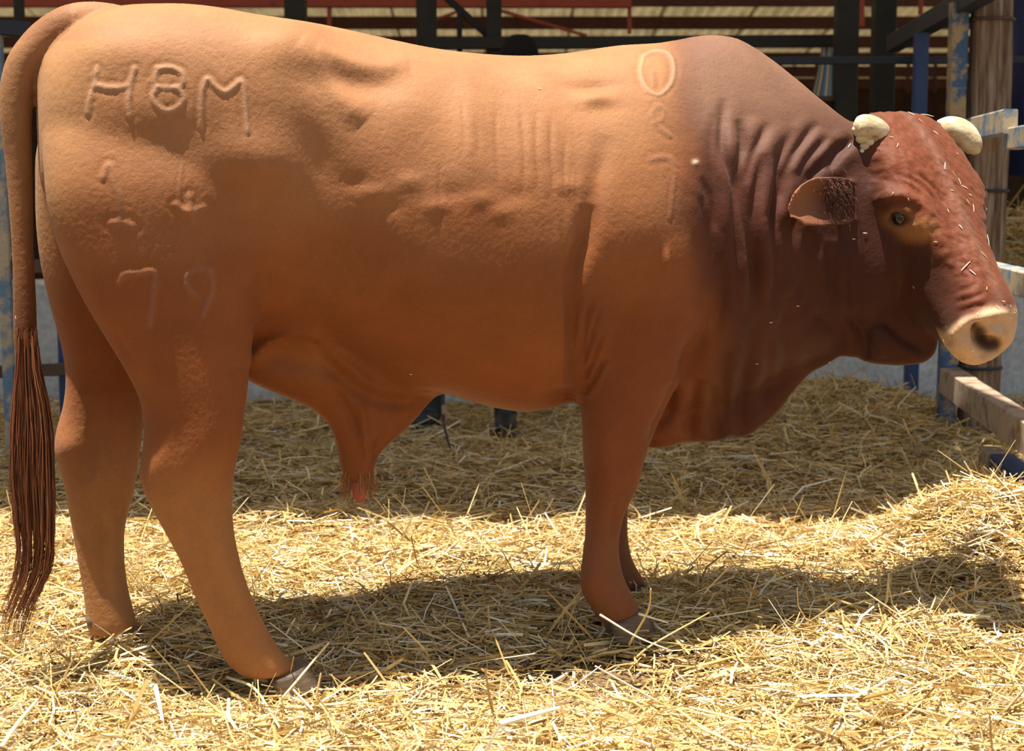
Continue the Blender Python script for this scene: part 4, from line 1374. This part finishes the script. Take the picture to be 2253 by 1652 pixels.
for hx, pth in ((-1, chest + (-.22, -.42, -.44)), (1, chest + (.25, -.08, -.50))):
    dirn = np.array([.02, -.10, -.03]) if hx < 0 else np.array([0, -.02, -.10])
    parts_ = [shape([pth, pth + dirn * .5, pth + dirn * .9], [.030, .036, .030], 12, .6)]
    for k in range(4):
        o_ = np.array([(k - 1.5) * .017, 0, 0])
        l_ = (.8, 1.0, .95, .75)[k]
        parts_.append(shape([pth + dirn * .85 + o_, pth + dirn * (.85 + .4 * l_) + o_, pth + dirn * (.85 + .6 * l_) + o_ + (0, .01, -.025)], [.0095, .009, .007], 8, None, 3))
    parts_.append(shape([pth + dirn * .3 + (-hx * .03, 0, 0), pth + dirn * .7 + (-hx * .05, 0, .0), pth + dirn * 1.0 + (-hx * .045, 0, -.01)], [.012, .010, .008], 8, None, 3))
    join_shapes('hand', parts_, MAT_SKIN, person)
for c0, z0, dx in ((fl, zl, -.06), (fr, zr, .0)):
    A = np.array([c0[0], c0[1], z0])
    bt = remesh([shape([A + (0, 0, .04), A + (0, 0, .14), A + (0, 0, .30), A + (0, 0, .36)], [.052, .054, .066, .068]),
                 shape([A + (0, .05, .035), A + (dx * .3, -.06, .04), A + (dx, -.15 if dx == 0 else -.10, .03), A + (dx * 1.2, -.19 if dx == 0 else -.13, .028)], [.045, .052, .046, .03], 16, .8),
                 shape([A + (0, .06, .0), A + (dx, -.17 if dx == 0 else -.12, .0)], [.052, .056], 16, .35)], .006, 3)
    bt.materials.clear(); bt.materials.append(MAT_RUBBER)
    bt.polygons.foreach_set('use_smooth', np.ones(len(bt.polygons), bool))
    keep_world(link(bpy.data.objects.new('boot', bt)), person)
# the stick held towards the ground
hnd = chest + np.array([-.22, -.50, -.46])
P = catmull([hnd + np.array([-.0, .03, .10]), hnd, D(975, 880, 6.75), D(983, 960, 6.6), D(1004, 1014, 6.45)], 30)
V, F = rings_to_mesh(tube(P, np.linspace(.009, .005, 30), 8))
m = NT('dark stick'); MAT_STICK = m.done(m.ramp(m.noise(9, 3, .5, stretch=(1, 1, 2)), [(.56, (.025, .014, .014)), (.62, (.30, .20, .16))]), .4, None, .4)
tag(mesh_obj('stick', V, F, MAT_STICK, None, True), 'thin dark bent stick reaching down into the straw under the belly', 'stick')

# ================================================================== straw flecks caught on the hide
FLECKS = [(2040, 250, 30, 5), (2005, 252, 18, 70), (1962, 303, 10, 20), (1974, 320, 12, 110), (2057, 293, 14, 70), (2025, 268, 12, 60), (2107, 340, 8, 0), (2078, 365, 22, 110),
          (2098, 385, 20, 60), (2110, 400, 18, 120), (2120, 412, 16, 30), (2128, 445, 14, 80), (2140, 458, 20, 110), (2135, 430, 10, 10), (2170, 424, 8, 90), (2178, 458, 7, 90),
          (2172, 530, 30, 100), (2165, 562, 22, 60), (2126, 587, 28, 130), (2140, 600, 18, 45), (2170, 634, 9, 110), (2195, 676, 10, 60), (2222, 674, 7, 60), (2232, 690, 8, 0),
          (2208, 664, 10, 0), (1868, 322, 12, 100), (1858, 485, 10, 0), (1902, 513, 9, 5), (1878, 526, 5, 0), (2058, 531, 8, 5), (1755, 673, 8, 10), (1695, 709, 8, 170),
          (1665, 799, 8, 5), (1824, 796, 7, 20), (2079, 749, 8, 5), (2010, 630, 6, 30), (1187, 197, 5, 0), (905, 821, 6, 30), (1965, 425, 7, 100), (1998, 440, 6, 60),
          (2140, 770, 8, 0), (2182, 690, 7, 30), (2085, 465, 10, 75), (2112, 500, 12, 60), (2096, 420, 9, 20), (2150, 690, 7, 90), (30, 560, 6, 90), (35, 700, 8, 70), (60, 870, 8, 80)]
FPAL = [NT('pale straw fleck').done((.85, .74, .48), .4, None, .4), NT('white chaff').done((.9, .86, .74), .4, None, .4), NT('gold straw fleck').done((.66, .47, .18), .4, None, .4)]
fl_me = {}
for i, (x, y, L, a) in enumerate(FLECKS):
    p, n = hide_at(x, y)
    kx = i % 3
    if kx not in fl_me:
        R = np.array([[(f * .5, .11 * (1 - .5 * abs(f)) * math.cos(q), .07 * (1 - .5 * abs(f)) * math.sin(q) + .06 * (1 - f * f)) for q in np.linspace(0, 6.283, 6, endpoint=False)] for f in (-1, -.4, .3, 1)])
        me = bpy.data.meshes.new('straw_fleck'); v, f_ = rings_to_mesh(R); me.from_pydata([tuple(map(float, q)) for q in v], [], f_); me.update(); me.materials.append(FPAL[kx]); fl_me[kx] = me
    o = link(bpy.data.objects.new('straw_fleck', fl_me[kx]))
    sc_ = max(L, 7) * 4.0 / FPX
    ar = math.radians(a)
    dirv = np.array([math.cos(ar), 0, -math.sin(ar)])
    dirv = dirv - (dirv @ n) * n; dirv /= np.linalg.norm(dirv)
    sd = np.cross(n, dirv)
    wd = sc_ * np.clip(11 / max(L, 7), .5, 1.2)
    M = Matrix(((dirv[0] * sc_, sd[0] * wd, n[0] * wd, p[0] + n[0] * .002), (dirv[1] * sc_, sd[1] * wd, n[1] * wd, p[1] + n[1] * .002),
                (dirv[2] * sc_, sd[2] * wd, n[2] * wd, p[2] + n[2] * .002), (0, 0, 0, 1)))
    o.matrix_world = M
    if x > 1890:
        reg = 'between the horns' if y < 300 else 'on the forehead of the bull' if y < 470 and x > 2050 else 'beside the eye of the bull' if y < 540 and x < 2070 else \
              'on the bridge of the nose' if y < 660 and x > 2100 else 'on the muzzle of the bull' if x > 2070 else 'on the dark cheek of the bull'
    else:
        reg = 'near the ear of the bull' if (x > 1840 and y < 540) else 'on the neck of the bull' if x > 1500 else 'on the flank of the bull' if x > 200 else 'on the tail of the bull'
    lab = '%s %s straw fleck stuck %s' % ('tiny' if L < 8 else 'short' if L < 15 else 'long', ('cream', 'white', 'golden')[kx], reg)
    tag(o, lab, 'straw fleck', 'straw flecks stuck to the bull')
by_label = {}
for o in [x for x in COL.objects if x.name.startswith('straw_fleck')]:
    by_label.setdefault(o['label'], []).append(o)
for lab, obs in by_label.items():
    if len(obs) > 1:
        obs.sort(key=lambda q: -q.matrix_world.translation.z if q.matrix_world.translation.length else 0)
        words = ('upper', 'lower') if len(obs) == 2 else ('highest', 'middle', 'lowest')
        for o, wd_ in zip(obs, words):
            o['label'] = lab + ', %s of %s' % (wd_, 'two' if len(obs) == 2 else 'three')
